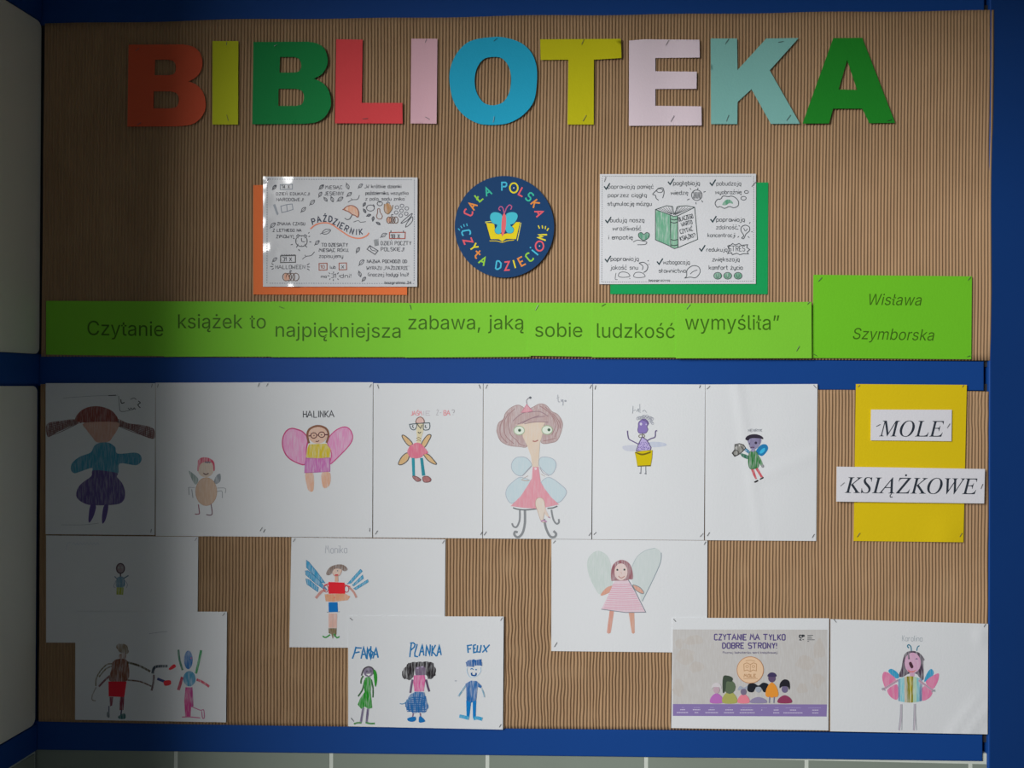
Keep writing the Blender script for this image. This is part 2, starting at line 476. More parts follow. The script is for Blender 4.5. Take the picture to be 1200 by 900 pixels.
# ---------------------------------------------------------------- side wall (left), turned a little from square
d = ray(722, 455); d.z = 0; d.normalize()
top = W(52, 27); bot = W(46, 845)
P0 = Vector((W(47, 450).x, 0, 0)); out = -d                  # s runs towards the camera
nrm = Vector((-out.y, out.x, 0)); nrm = nrm if nrm.x > 0 else -nrm
zU1, zU0, zL1, zL0, zB = W(52, 27).z, W(50, 416).z, W(50, 450).z, W(45, 847).z, W(50, 878).z
SD = .85
def side(name, s0, s1, z0, z1, t, mat, kind='structure', parent=None, round_=0, back=.05):
    """plate on the side wall, s from the corner, t proud of the wall plane"""
    pts = [(s0, z0), (s1, z0), (s1, z1), (s0, z1)]
    if round_:
        r = round_; q = []
        for (cx, cz, a) in ((s0+r, z0+r, 180), (s1-r, z0+r, 270), (s1-r, z1-r, 0), (s0+r, z1-r, 90)):
            q += [(cx+r*math.cos(math.radians(a+k*18)), cz+r*math.sin(math.radians(a+k*18))) for k in range(6)]
        pts = q
    n = len(pts)
    V = [P0+out*s+Vector((0, 0, z))+nrm*t for s, z in pts]+[P0+out*s+Vector((0, 0, z))-nrm*back for s, z in pts]
    F = [tuple(range(n)), tuple(range(2*n-1, n-1, -1))]+[(i, n+i, n+(i+1) % n, (i+1) % n) for i in range(n)]
    o = obj(name, V, F, mat, parent)
    if kind: o['kind'] = kind
    return o
wl = side('wall_left', -.03, SD, 0, 3.0, -.006, BLUE, back=.10)
side('wall_panel_3', .0015, SD-.01, zU0+.002, zU1, -.001, WALLP, round_=.012, back=.012)
side('wall_panel_4', .006, SD-.01, zL0, zL1-.004, -.001, WALLP, round_=.012, back=.012)
side('trim_5', .004, SD+.004, zU1+.002, zU1+.12, .001, BLUE, back=.012)
side('trim_6', .004, SD+.004, zL1, zU0, .001, BLUE, back=.012)
side('trim_7', .004, SD+.004, zB, zL0-.002, .001, BLUE, back=.012)
sd = side('wall_left_dado', .003, SD, 0, zB-.003, -.003, GROUT, back=.012)
s = .01
for r in range(2):
    for k in range(2):
        z1 = zB-.006-r*T; z0 = z1-T+g; s0, s1 = ((.008, .165), (.170, SD-.005))[k]
        side('tile', s0, s1, z0, z1, .0, TILE, kind=None, parent=sd, back=.004)

# ================================================================ corrugated cardboard
def cardboard_mat():
    m, N, L, b = new('kraft_cardboard')
    tc = nd(N, 'ShaderNodeTexCoord'); n1 = nd(N, 'ShaderNodeTexNoise'); n1.inputs['Scale'].default_value = 6; n1.inputs['Detail'].default_value = 3
    mp = nd(N, 'ShaderNodeMapping'); mp.inputs['Scale'].default_value = (160, 160, 7); n2 = nd(N, 'ShaderNodeTexNoise'); n2.inputs['Scale'].default_value = 1; n2.inputs['Detail'].default_value = 3
    L.new(tc.outputs['Object'], n1.inputs['Vector']); L.new(tc.outputs['Object'], mp.inputs[0]); L.new(mp.outputs[0], n2.inputs['Vector'])
    ad = nd(N, 'ShaderNodeMath', operation='ADD'); L.new(n1.outputs[0], ad.inputs[0]); L.new(n2.outputs[0], ad.inputs[1])
    mr = nd(N, 'ShaderNodeMapRange'); mr.inputs[1].default_value = .7; mr.inputs[2].default_value = 1.3; L.new(ad.outputs[0], mr.inputs[0])
    mx = nd(N, 'ShaderNodeMix', data_type='RGBA'); mx.inputs[6].default_value = (*hexc('#91765a', 1.0), 1); mx.inputs[7].default_value = (*hexc('#a08466', 1.0), 1)
    L.new(mr.outputs[0], mx.inputs[0]); L.new(mx.outputs[2], b.inputs['Base Color'])
    b.inputs['Roughness'].default_value = .8; b.inputs['Specular IOR Level'].default_value = .2
    return m
CARD = cardboard_mat()
PITCH = .00622
def corrugated(name, xl, xr, yt, yb, rows, wob, crush, label, seed):
    """xl/xr: left and right edge px as functions of t (0 top, 1 bottom); yt/yb: top and bottom edge px as functions of u"""
    X0 = W((xl(0)+xl(1))/2, 450).x; X1 = W((xr(0)+xr(1))/2, 450).x
    n = int((X1-X0)/PITCH*6); V = []; Fc = []
    for j in range(rows+1):
        t = j/rows
        for i in range(n+1):
            u = i/n; px = xl(t)+(xr(t)-xl(t))*u; py = yt(u)+(yb(u)-yt(u))*t
            ph = 2*math.pi*i/6
            w = wob(px, py); c = crush(px, py)
            lift = .0007*noise.noise(Vector((px*.011+seed, py*.009, 3)))
            e = min(t, 1-t)*rows
            h = .0027+.00138*(1-.6*c)*math.cos(ph)+lift-.0004*c
            h += .0008*c*noise.noise(Vector((px*.2, py*.13, seed)))
            V.append(W(px+w, py, h))
    q = n+1; N_ = len(V)
    for j in range(rows):
        for i in range(n):
            a = j*q+i; Fc.append((a, a+q, a+q+1, a+1))
    o = obj(name, V, Fc, CARD, smooth=True)
    so = o.modifiers.new('thickness', 'SOLIDIFY'); so.thickness = .0005; so.offset = -1
    return tag(o, label, 'cardboard', 'corrugated cardboard sheets covering the board')
def sstep(a, b, x): x = min(1, max(0, (x-a)/(b-a))); return x*x*(3-2*x)
wn = lambda s, px, py, a, fx, fy: a*noise.noise(Vector((px*fx+s, py*fy, s*1.7)))
corrugated('corrugated_cardboard', lambda t: 52.5-4*t, lambda t: 1165-3.5*t+.6*math.sin(t*9),
           lambda u: 27.5-15.5*u**.82+.7*math.sin(u*21)*(1-u)-.5*math.sin(u*40), lambda u: 418+4.5*u, 46,
           lambda x, y: wn(1, x, y, .9, .008, .008)+wn(4, x, y, .2, .05, .02),
           lambda x, y: max(0, 1.4*noise.noise(Vector((x*.03, y*.02, 9)))-.55)+.9*sstep(1150, 1160, x)*sstep(385, 415, y),
           'brown corrugated cardboard behind the coloured title letters and posters', 2)
def lowwob(x, y):
    f = .22+sstep(660, 760, y)*.45*(1-sstep(930, 1010, x))*sstep(380, 640, x)+.5*math.exp(-((x-615)/40)**2)+1.1*math.exp(-((x-1143)/12)**2-((y-480)/26)**2)
    return wn(2, x, y, .8, .014, .012)+f*wn(5, x, y, 1.4, .06, .045)+f*wn(7, x, y, .55, .2, .09)
def lowcrush(x, y):
    c = max(0, 1.6*noise.noise(Vector((x*.05, y*.04, 4)))-.45)
    for cx, cy, sx, sy in ((1060, 702, 26, 7), (665, 788, 30, 6), (700, 640, 9, 30), (925, 700, 12, 28), (1143, 480, 8, 22), (595, 660, 10, 14), (1110, 690, 8, 16)):
        c += .8*math.exp(-((x-cx)/sx)**2-((y-cy)/sy)**2)
    return min(1, c)
corrugated('corrugated_cardboard', lambda t: 47.5-2*t, lambda t: 1159.3-1.5*t,
           lambda u: 450+9*u**1.3+.4*math.sin(u*50), lambda u: 845.5+15*u+1.2*math.sin(u*5), 84, lowwob, lowcrush,
           'brown corrugated cardboard behind the children\'s drawings, rippled and creased', 11)
# small tears and pin marks in the cardboard
# ================================================================ the title letters
def wave(a, b, c, s):
    return lambda u, v: a*math.sin(math.pi*u*1.0+s)*math.cos(v*3+s)+b*abs(u-.5)*2+c*(v-.5)**2*4
G_T = 'cut paper letters of the title'
def fr(P, ox, oy, s): return [(ox+x/s, oy+y/s) for x, y in P]
def arcs(pts): return catmull(pts, False, 5)
def letter(ch, loops, hx, label, fn, staples, mark=True):
    sh = Cut('paper_letter', loops, 6.2, paper('letter_'+hx, hx, amp=.03), label, 'letter', fn, G_T, thick=.0005)
    for st in staples: staple(sh, *st)
    return sh
def Bshape(F):
    o = [(80, 130), (70, 850), (500, 848)]+arcs([(500, 848), (620, 835), (700, 790), (750, 710), (757, 640), (735, 550), (680, 485), (608, 452)])[1:]\
        +arcs([(608, 452), (680, 410), (722, 340), (728, 270), (700, 190), (640, 145), (560, 128)])[1:]
    h1 = [(312, 262), (308, 398), (430, 398)]+arcs([(430, 398), (480, 385), (497, 335), (480, 280), (430, 262)])[1:]
    h2 = [(300, 540), (298, 690), (450, 690)]+arcs([(450, 690), (505, 672), (522, 615), (505, 560), (450, 540)])[1:]
    return [[F(*p) for p in L] for L in (o, h1, h2)]
letter('B', Bshape(lambda x, y: (140+x/7.5, 35+y/7.5)), '#cc5538', 'orange-red paper letter B, first letter of the title, in shade', wave(.5, .8, .3, 0), [(161, 58, 40, 5), (163, 145, 30, 5)])
letter('I', [[(249, 48), (279.3, 48), (279, 146), (248.8, 146)]], '#b4bb1e', 'yellow-green paper letter I between two letters B', wave(.3, .4, .3, 1), [(265.5, 51, 85, 3.5), (266.5, 138, 105, 7)])
letter('B', Bshape(lambda x, y: (296+(x-80)/7.5*1.005+1, 35+(y-25)/7.5*1.005)), '#0b7c3e', 'dark green paper letter B beside the red L', wave(.6, 1.9, .4, .6), [(323, 53, 30, 4)])
letter('L', [[(394, 46), (425, 46.3), (424, 120.5), (471.5, 120.5), (471.8, 144.8), (392.6, 144.5)]], '#d8464b', 'red paper letter L in the title', wave(.5, .6, .5, 2.2), [(428, 139, 5, 6)])
letter('I', [[(482, 45.3), (512.6, 45.3), (511.6, 145), (481, 144.6)]], '#d6acb8', 'pink paper letter I between the red L and the blue O', wave(.4, .6, .3, .3), [(499, 48, 65, 4), (501, 138.5, 150, 6)])
letter('O', [fr(catmull([(435, 62), (560, 72), (680, 115), (770, 200), (815, 320), (818, 470), (790, 630), (700, 745), (580, 815), (450, 835), (300, 822), (170, 745), (85, 625), (50, 450), (65, 310), (130, 185), (240, 95)], True, 5), 520, 35, 7.5),
             fr(catmull([(430, 238), (510, 250), (570, 320), (592, 430), (575, 550), (520, 635), (430, 662), (345, 635), (285, 540), (272, 430), (295, 330), (350, 258)], True, 5), 520, 35, 7.5)],
       '#1fa3c8', 'turquoise paper letter O in the middle of the title', wave(.9, 1.2, .5, .2), [(580.5, 46.5, 40, 5), (578.5, 140, 80, 7)])
letter('T', [[(633, 46), (727.5, 45.4), (728.3, 68), (696, 70), (695.8, 146), (665, 146), (666, 70), (633.5, 70.2)]], '#bdb80f', 'mustard yellow paper letter T in the title',
       lambda u, v: .3+2.2*sstep(.6, 1, u)*sstep(.6, 0, v)+.5*math.sin(v*4), [(683, 49, 65, 7), (685, 138.5, 62, 8)])
letter('E', [[(737.2, 47.5), (755, 46), (819.7, 46.5), (820, 67.4), (768, 68), (768, 83.5), (816.5, 84), (816.3, 104), (768, 104.3), (768, 124), (822, 124.6), (822.3, 147), (737, 147.4)]], '#dacad4', 'pale lilac paper letter E in the title',
       lambda u, v: 1.1*math.sin(u*7+1)+.6*u+.3, [(782, 50, 60, 7), (788, 139, 62, 8)])
letter('K', [[(832.8, 45), (863.7, 45), (864.3, 82), (898, 45), (936, 44.5), (902, 82.5), (937.5, 145), (903.5, 145.2), (880.7, 104.5), (864.3, 119.5), (864, 145.4), (833.2, 145.4)]], '#7cb4ae', 'light aqua paper letter K in the title', wave(.5, 1.0, .4, 1.2),
       [(852, 48.5, 58, 7), (852.5, 138.5, 72, 8), (924, 138, 55, 8), (915, 49, 10, 6)])
letter('A', [[(976.5, 44.6), (1010.4, 44.3), (1049, 144), (1018.8, 144.3), (1010.6, 127.3), (976.3, 127.3), (971.5, 144.6), (940.5, 144.8)], [(992.8, 70.3), (982.8, 104.8), (1004.5, 105.3)]], '#1b8224', 'bright green paper letter A, last letter of the title',
       lambda u, v: 1.4*(v-.3)+1.2*(1-u)*v+.4, [(1042, 141, 20, 5)])

# ================================================================ the quotation on green strips
SANS = json.loads(r'''{",":[188,[[38,-119,68,71,137,71,84,-119]]],"C":[510,[[267,-7,225,-3,186,7,150,25,119,49,92,79,70,115,53,157,44,203,40,254,44,305,53,352,70,393,92,429,119,459,150,484,186,501,225,512,267,516,317,511,362,496,402,471,435,438,459,397,473,348,408,348,397,380,369,418,330,444,284,455,237,453,209,445,184,432,161,414,141,391,125,364,113,332,106,295,103,254,106,213,113,177,125,145,141,117,161,94,184,76,210,63,237,56,284,54,330,65,369,90,397,128,408,160,473,160,459,112,435,71,402,38,363,13,317,-2]]],"S":[447,[[224,-9,188,-7,156,-1,128,9,102,23,81,40,64,60,51,83,42,109,38,137,104,137,114,102,136,76,166,59,204,50,246,50,286,60,317,79,338,106,346,139,340,168,322,189,280,211,145,253,112,269,86,289,67,313,56,341,52,372,54,400,62,425,75,448,92,468,113,484,138,498,165,508,195,514,259,514,289,508,316,498,340,484,360,468,377,449,390,427,398,403,401,378,337,378,332,402,320,421,302,437,280,449,254,456,204,457,167,448,139,430,121,405,115,376,122,345,142,324,212,293,328,256,372,226,395,198,407,161,406,112,399,87,386,64,370,43,349,25,323,11,294,0,261,-7]]],"W":[686,[[155,0,16,509,82,509,197,40,189,40,224,196,306,509,380,509,497,40,488,40,523,196,603,509,670,509,530,0,455,0,341,445,336,475,350,475,318,323,230,0]]],"a":[389,[[137,-7,94,5,60,29,48,45,38,63,32,84,32,128,43,161,64,184,108,206,265,235,274,246,272,285,260,307,240,322,212,330,163,327,127,309,104,283,100,274,41,291,64,331,95,358,133,375,173,383,239,379,286,360,312,336,330,301,337,251,337,0,277,0,277,52,272,52,252,25,215,1,181,-7],[192,47,228,59,254,80,270,108,276,138,276,190,134,159,112,147,97,130,92,105,96,82,109,64,142,48]]],"b":[424,[[208,-7,172,4,138,31,118,59,112,59,112,0,53,0,53,509,114,509,114,319,118,319,147,355,171,373,207,383,259,382,287,374,313,361,335,342,354,320,370,293,381,261,388,227,390,189,388,151,381,116,370,84,355,57,336,34,313,16,288,3,260,-6],[220,47,242,49,262,55,279,66,306,97,323,139,328,189,323,239,307,281,280,311,262,322,243,328,220,330,198,328,178,322,161,312,134,282,118,241,113,189,118,138,135,95,162,65,179,55,198,49]]],"d":[424,[[165,-6,137,3,111,16,89,34,70,57,55,84,43,116,36,151,34,189,36,227,43,261,55,293,70,320,89,342,112,361,137,374,165,382,218,383,253,373,287,346,306,319,311,319,311,509,372,509,372,0,313,0,313,59,307,59,277,21,252,4,217,-7],[205,47,226,49,246,55,263,65,278,78,299,115,310,162,310,216,300,263,278,299,263,312,246,322,227,328,205,330,182,328,162,322,145,311,118,281,102,239,96,189,102,139,118,97,145,66,162,55,182,49]]],"e":[404,[[177,-5,145,3,117,16,92,35,72,58,56,85,44,116,37,150,34,187,36,224,44,258,55,290,71,317,91,340,115,359,142,373,172,382,226,383,266,374,303,355,334,324,357,282,370,227,371,169,75,169,75,221,338,221,310,202,304,248,288,286,263,314,246,323,227,328,183,328,164,323,131,301,109,270,97,231,98,151,110,106,135,73,169,53,212,46,254,53,285,73,306,105,365,91,348,55,320,26,283,4,237,-7]]],"i":[167,[[53,0,53,379,114,379,114,0],[73,444,54,455,43,472,43,494,54,512,73,522,95,522,114,512,125,494,125,472,114,455,95,444]]],"j":[167,[[53,379,114,379,112,-52,102,-90,80,-119,47,-137,-10,-143,-10,-87,18,-85,31,-80,40,-72,51,-46],[72,444,53,455,42,472,42,494,53,512,72,522,95,522,114,512,125,494,125,472,114,455,95,444]]],"k":[381,[[110,137,110,212,121,212,284,379,360,379,184,199,177,199],[53,0,53,509,114,509,114,0],[294,0,148,186,191,229,372,0]]],"l":[189,[[112,0,91,8,74,20,62,37,55,59,53,84,53,509,114,509,114,83,120,62,135,53,170,54,181,3,147,-2]]],"m":[610,[[53,0,53,379,112,379,112,295,108,295,122,331,144,358,172,376,203,385,245,383,268,375,287,361,303,342,314,320,321,295,312,295,326,329,350,356,381,375,417,385,458,385,497,372,514,361,541,328,550,307,555,283,557,0,496,0,496,254,493,279,485,298,473,313,456,323,438,329,402,329,374,320,353,302,340,277,335,247,335,0,274,0,274,260,272,280,265,297,253,311,238,322,220,328,185,329,158,320,135,302,119,274,114,238,114,0]]],"n":[410,[[114,0,53,0,53,379,112,379,112,287,102,287,116,319,132,344,152,362,175,374,200,382,227,384,275,377,295,369,313,356,328,340,341,321,350,298,355,271,357,0,296,0,296,235,293,263,286,286,273,304,256,318,235,326,192,328,161,317,136,297,119,266,115,248]]],"o":[415,[[207,-8,174,-5,144,3,117,16,93,35,72,58,56,85,44,116,37,150,34,187,37,225,44,260,56,291,72,318,93,341,117,360,144,374,174,382,207,384,241,382,271,374,299,360,323,341,343,318,359,291,371,260,379,225,381,187,379,150,371,116,359,85,343,58,323,35,299,16,271,3,241,-5],[207,46,231,49,252,55,270,66,298,97,314,139,319,187,314,236,298,278,270,310,252,321,231,328,207,330,184,328,163,321,145,310,118,278,102,236,96,187,102,139,118,97,145,66,163,55,184,49]]],"p":[424,[[53,-143,53,379,112,379,112,319,118,319,147,355,171,373,207,383,259,382,287,374,313,361,335,342,354,320,370,293,381,261,388,227,390,189,388,151,381,116,370,84,355,57,336,34,313,16,288,3,260,-6,208,-7,173,4,138,31,118,59,114,59,114,-143],[220,47,242,49,262,55,279,66,306,97,323,139,328,189,323,239,307,281,280,311,262,322,243,328,220,330,198,328,178,322,161,312,134,282,118,241,113,189,118,138,135,95,162,65,179,55,198,49]]],"r":[259,[[53,0,53,379,112,379,112,321,115,321,124,339,137,354,152,367,171,377,191,383,243,384,243,322,190,324,159,315,135,296,119,269,114,237,114,0]]],"s":[365,[[157,-7,112,3,76,24,50,54,36,94,94,107,101,87,111,72,124,60,141,52,181,45,206,47,227,53,244,62,258,74,265,88,268,103,262,126,243,144,212,155,118,180,92,192,72,208,58,227,50,249,47,274,49,295,55,314,65,332,95,360,137,378,187,384,234,379,271,363,299,339,318,308,324,290,268,277,254,304,228,325,210,331,166,331,147,326,131,317,119,305,111,292,109,277,115,253,136,235,172,223,261,200,287,187,306,171,320,153,328,131,331,107,329,85,323,65,312,47,298,31,260,6,210,-7]]],"t":[227,[[204,379,204,327,6,327,6,379],[65,471,126,471,127,83,136,61,156,51,202,54,213,2,168,-4,138,-1,113,7,92,21,77,41,68,64,65,93]]],"u":[410,[[182,-5,135,2,115,11,97,23,82,39,69,59,60,82,54,109,53,379,114,379,114,144,116,117,124,94,137,75,154,61,175,53,218,51,249,62,274,83,290,113,296,153,296,379,357,379,357,0,298,0,298,92,307,92,294,60,277,35,257,17,234,5,209,-3]]],"w":[567,[[138,0,23,379,87,379,175,41,165,41,206,214,252,379,316,379,402,41,391,41,434,214,480,379,545,379,429,0,368,0,277,338,291,338,248,172,199,0]]],"y":[389,[[47,-139,61,-86,104,-89,122,-81,138,-64,163,-1,17,379,84,379,206,21,184,21,224,155,305,379,371,379,196,-77,177,-107,153,-128,125,-141]]],"z":[380,[[42,0,42,46,254,320,254,323,48,323,48,379,333,379,333,331,126,60,126,56,339,56,339,0]]],"ą":[389,[[137,-7,94,5,60,29,48,45,38,63,32,84,32,128,43,161,64,184,108,206,265,235,274,246,272,285,260,307,240,322,212,330,163,327,127,309,104,283,100,274,41,291,64,331,95,358,133,375,173,383,239,379,286,360,312,336,330,301,337,251,337,0,277,0,277,52,272,52,252,25,215,1,181,-7],[192,47,228,59,254,80,270,108,276,138,276,190,134,159,112,147,97,130,92,105,96,82,109,64,142,48],[277,-143,258,-138,242,-128,229,-115,221,-99,219,-79,225,-48,245,-20,276,5,337,0,287,-43,280,-68,287,-87,300,-93,339,-86,357,-130,310,-145]]],"ć":[396,[[174,-5,144,3,117,16,93,35,72,58,56,85,44,116,37,150,34,187,37,225,44,260,56,291,72,318,93,341,117,360,144,374,174,382,226,384,276,371,318,346,349,308,362,277,303,262,284,297,252,321,207,330,184,328,163,321,145,310,118,278,102,236,96,187,102,139,118,97,145,66,163,55,184,49,232,49,271,66,297,98,304,117,363,102,350,70,319,32,277,5,226,-7],[181,429,228,529,297,529,231,429]]],"ę":[404,[[177,-5,145,3,117,16,92,35,72,58,56,85,44,116,37,150,34,187,36,224,44,258,55,290,71,317,91,340,115,359,142,373,172,382,226,383,266,374,303,355,334,324,357,282,370,227,371,169,75,169,75,221,338,221,310,202,304,248,288,286,263,314,246,323,227,328,183,328,164,323,131,301,109,270,97,231,98,151,110,106,135,73,169,53,212,46,254,53,285,73,306,105,365,91,348,55,320,26,283,4,237,-7],[278,-146,259,-141,243,-131,230,-118,222,-102,223,-58,269,17,365,91,323,9,285,-50,282,-78,288,-90,301,-96,341,-88,358,-133,312,-148]]],"ł":[207,[[124,0,102,8,85,20,73,37,66,59,64,84,64,509,125,509,126,83,131,62,146,53,181,54,192,3,158,-2],[6,225,6,280,183,382,183,328]]],"ś":[365,[[157,-7,112,3,76,24,50,54,36,94,94,107,101,87,111,72,124,60,141,52,181,45,206,47,227,53,244,62,258,74,265,88,268,103,262,126,243,144,212,155,118,180,92,192,72,208,58,227,50,249,47,274,49,295,55,314,65,332,95,360,137,378,187,384,234,379,271,363,299,339,318,308,324,290,268,277,254,304,228,325,210,331,166,331,147,326,131,317,119,305,111,292,109,277,115,253,136,235,172,223,261,200,287,187,306,171,320,153,328,131,331,107,329,85,323,65,312,47,298,31,260,6,210,-7],[159,429,207,529,276,529,210,429]]],"ż":[380,[[42,0,42,46,254,320,254,323,48,323,48,379,333,379,333,331,126,60,126,56,339,56,339,0],[176,444,157,455,146,472,146,494,157,512,176,522,198,522,217,512,228,494,228,472,217,455,198,444]]],"”":[300,[[52,318,82,509,151,509,98,318],[175,318,205,509,274,509,222,318]]]}''')
SERIF = json.loads(r'''{"M":[590,[[-36,0,-32,13,3,18,20,30,36,61,134,419,131,433,122,443,95,450,83,451,87,465,212,465,261,108,496,465,624,465,620,451,589,448,572,439,559,421,548,392,458,45,461,31,470,21,497,14,509,13,506,0,322,0,325,11,359,18,376,32,393,69,480,392,219,0,210,0,157,393,67,58,67,39,73,25,85,18,118,13,114,0]]],"O":[516,[[200,-10,149,-5,126,2,105,11,86,22,70,36,55,52,43,70,34,90,27,112,21,162,26,207,38,253,58,296,84,338,116,376,151,409,191,436,232,457,276,470,319,475,370,469,393,463,413,453,431,441,448,427,461,411,473,393,482,373,493,327,494,284,482,227,459,170,426,117,386,70,340,32,307,14,273,1,238,-7],[201,10,235,15,268,29,298,51,340,97,375,153,401,218,416,286,418,331,417,360,412,384,404,406,393,423,379,437,362,447,343,453,320,455,284,449,248,434,214,408,182,374,154,333,123,267,102,193,97,137,99,108,104,83,113,61,125,43,140,29,157,18,178,12]]],"L":[449,[[-24,0,-21,13,9,16,28,26,41,43,52,73,142,419,139,433,130,443,103,450,91,451,94,465,279,465,274,452,248,449,230,440,216,422,206,393,116,51,118,37,126,29,165,24,260,26,298,33,328,45,354,65,377,94,399,132,412,132,368,0]]],"E":[454,[[-34,0,-30,13,0,16,18,25,31,43,42,73,132,419,129,433,120,443,94,450,81,451,85,465,440,465,420,364,409,364,405,405,397,421,383,432,346,440,222,439,209,431,196,396,159,260,239,261,276,269,289,275,308,296,321,326,334,326,287,161,275,161,274,214,264,229,236,236,154,237,105,47,108,36,116,28,153,24,244,26,281,34,313,48,341,67,365,94,386,128,400,128,351,0]]],"K":[454,[[-34,0,-30,13,6,18,23,30,38,61,132,419,129,433,120,443,94,450,81,451,85,465,269,465,265,451,236,449,219,441,207,425,196,396,160,251,172,253,353,400,372,425,375,434,373,441,366,447,335,451,338,465,501,465,496,452,479,450,448,438,336,354,223,264,375,44,394,27,414,16,438,13,435,0,236,0,240,13,277,18,285,26,286,45,268,79,161,233,153,231,150,224,105,46,108,30,118,20,148,14,162,13,158,0]]],"S":[369,[[131,-8,84,2,42,13,33,12,25,8,15,-8,3,-8,26,146,38,146,41,115,47,88,56,65,69,46,84,30,102,19,123,13,158,12,181,18,201,30,218,47,229,68,235,92,234,122,213,165,122,267,102,297,92,325,88,353,92,386,105,416,125,440,152,459,184,471,260,472,313,457,328,461,338,473,351,473,330,336,319,336,317,364,313,387,306,407,296,424,283,437,268,446,251,451,232,453,200,448,187,442,175,433,166,421,160,408,154,376,158,356,182,313,263,224,280,203,291,179,299,154,301,126,296,89,282,57,259,29,229,8,194,-5,174,-8]]],"I":[245,[[-31,0,-27,13,10,18,26,30,45,73,135,419,132,433,123,443,96,450,84,451,88,465,275,465,272,451,241,448,224,439,211,421,200,392,110,45,113,31,122,21,148,14,161,13,157,0]]],"A":[463,[[-85,0,-82,13,-60,15,-39,24,-19,37,356,475,369,475,353,47,360,30,374,19,411,13,409,0,221,0,224,13,256,16,273,26,282,46,285,78,288,158,124,156,116,150,40,56,32,36,34,24,43,17,79,13,75,0],[143,183,289,183,298,367]]],"Z":[459,[[-11,0,-11,10,353,439,190,437,145,426,122,412,104,393,81,352,68,352,103,465,454,465,454,457,87,27,279,30,324,41,357,64,378,91,398,128,411,128,370,0]]],"W":[592,[[83,-10,98,409,93,432,79,445,56,452,40,453,42,465,229,465,226,453,193,449,177,439,168,419,165,387,153,116,321,355,323,410,317,431,305,445,285,451,267,452,270,465,448,465,444,452,410,447,400,439,391,417,388,378,377,120,556,390,569,420,570,431,567,440,558,446,543,450,522,452,527,465,667,465,664,452,643,448,624,434,582,381,319,-10,306,-10,320,310,95,-10]]]}''')
GG = 'green paper strips of the quotation'
GT = '#3a6412'
def strip(corners, off, word, x0, x1, y0, y1, hgt, ref, label, staples, seed, A=.8, hx='#76bf32', gain=1.0):
    sh = Sheet('green_paper_strip', corners, off, paper('green_'+str(seed % 3), hx, amp=.03), label, 'paper strip', A=A, group=GG, nx=24, ny=10, rip=.7, seed=seed)
    k = Ink(sh, 'printed_word'); k.type(word, SANS, x0, x1, y0, y1, hgt, GT, ref=ref); k.build()
    for st in staples: staple(sh, *st)
    return sh
strip([(54, 352.5), (196, 353), (196, 417.5), (54, 415.5)], 4.8, 'Czytanie', 102.5, 191.3, 392.6, 394, 17, 'C', 'green paper strip printed Czytanie, darkest one in the corner', [], 1)
strip([(192, 353), (320, 353.5), (320, 418), (192, 418)], 5.9, 'książek to', 208.7, 311.5, 384.6, 384.8, 16.2, 'k', 'green paper strip printed książek to', [], 2)
strip([(318.3, 353.2), (478, 355), (478, 418.5), (318.3, 418.5)], 7.0, 'najpiękniejsza', 323, 469.4, 394.6, 396, 16.6, 'k', 'green paper strip printed najpiękniejsza', [(330, 360.3, 160, 6)], 3)
strip([(474.7, 355.2), (622, 354.3), (622, 418), (474.5, 419)], 8.1, 'zabawa, jaką', 478.5, 613.8, 386, 386, 16.6, 'b', 'green paper strip printed zabawa, jaką', [(481, 360, 105, 6)], 4)
strip([(618.5, 354.7), (697, 354.7), (697, 418), (618.5, 416.8)], 9.2, 'sobie', 627.1, 682.4, 394.6, 395, 16.5, 'b', 'short green paper strip printed sobie', [(629, 360.5, 62, 7)], 5, hx='#7ac636')
strip([(694, 354.9), (794, 355.2), (794, 419), (694, 418.7)], 10.3, 'ludzkość', 699.5, 790.8, 395.8, 396.2, 17, 'l', 'green paper strip printed ludzkość', [(707, 357.5, 35, 5)], 6)
strip([(792.3, 355.5), (951, 353.7), (951.3, 419.8), (792, 419.8)], 11.4, 'wymyśliła”', 802.8, 913.3, 386.3, 386.6, 17.1, 'l', 'green paper strip printed wymyśliła, closing the quotation', [(806.5, 359.5, 55, 7), (947.5, 355, 50, 4), (935, 408.5, 62, 7)], 7)
sh = Sheet('green_paper_sheet', [(953.2, 322), (1139, 323.8), (1138.2, 421), (952, 419.5)], 6.5, paper('green_name', '#68b822', amp=.03), "taller green sheet with the author's name in two italic lines", 'paper sheet', A=1.6, nx=26, ny=14, rip=.8, seed=9)
k = Ink(sh, 'printed_word'); k.type('Wisława', SANS, 1016, 1080.3, 357.3, 358, 13, GT, slant=.21, ref='W'); k.build(); k = Ink(sh, 'printed_word'); k.type('Szymborska', SANS, 998.8, 1095, 397.3, 399.2, 13.2, GT, slant=.21, ref='S'); k.build()
for st in [(961, 327.5, 50, 6), (1136, 326.5, 50, 5), (955.5, 416, 150, 5), (1135, 417.5, 20, 4)]: staple(sh, *st)

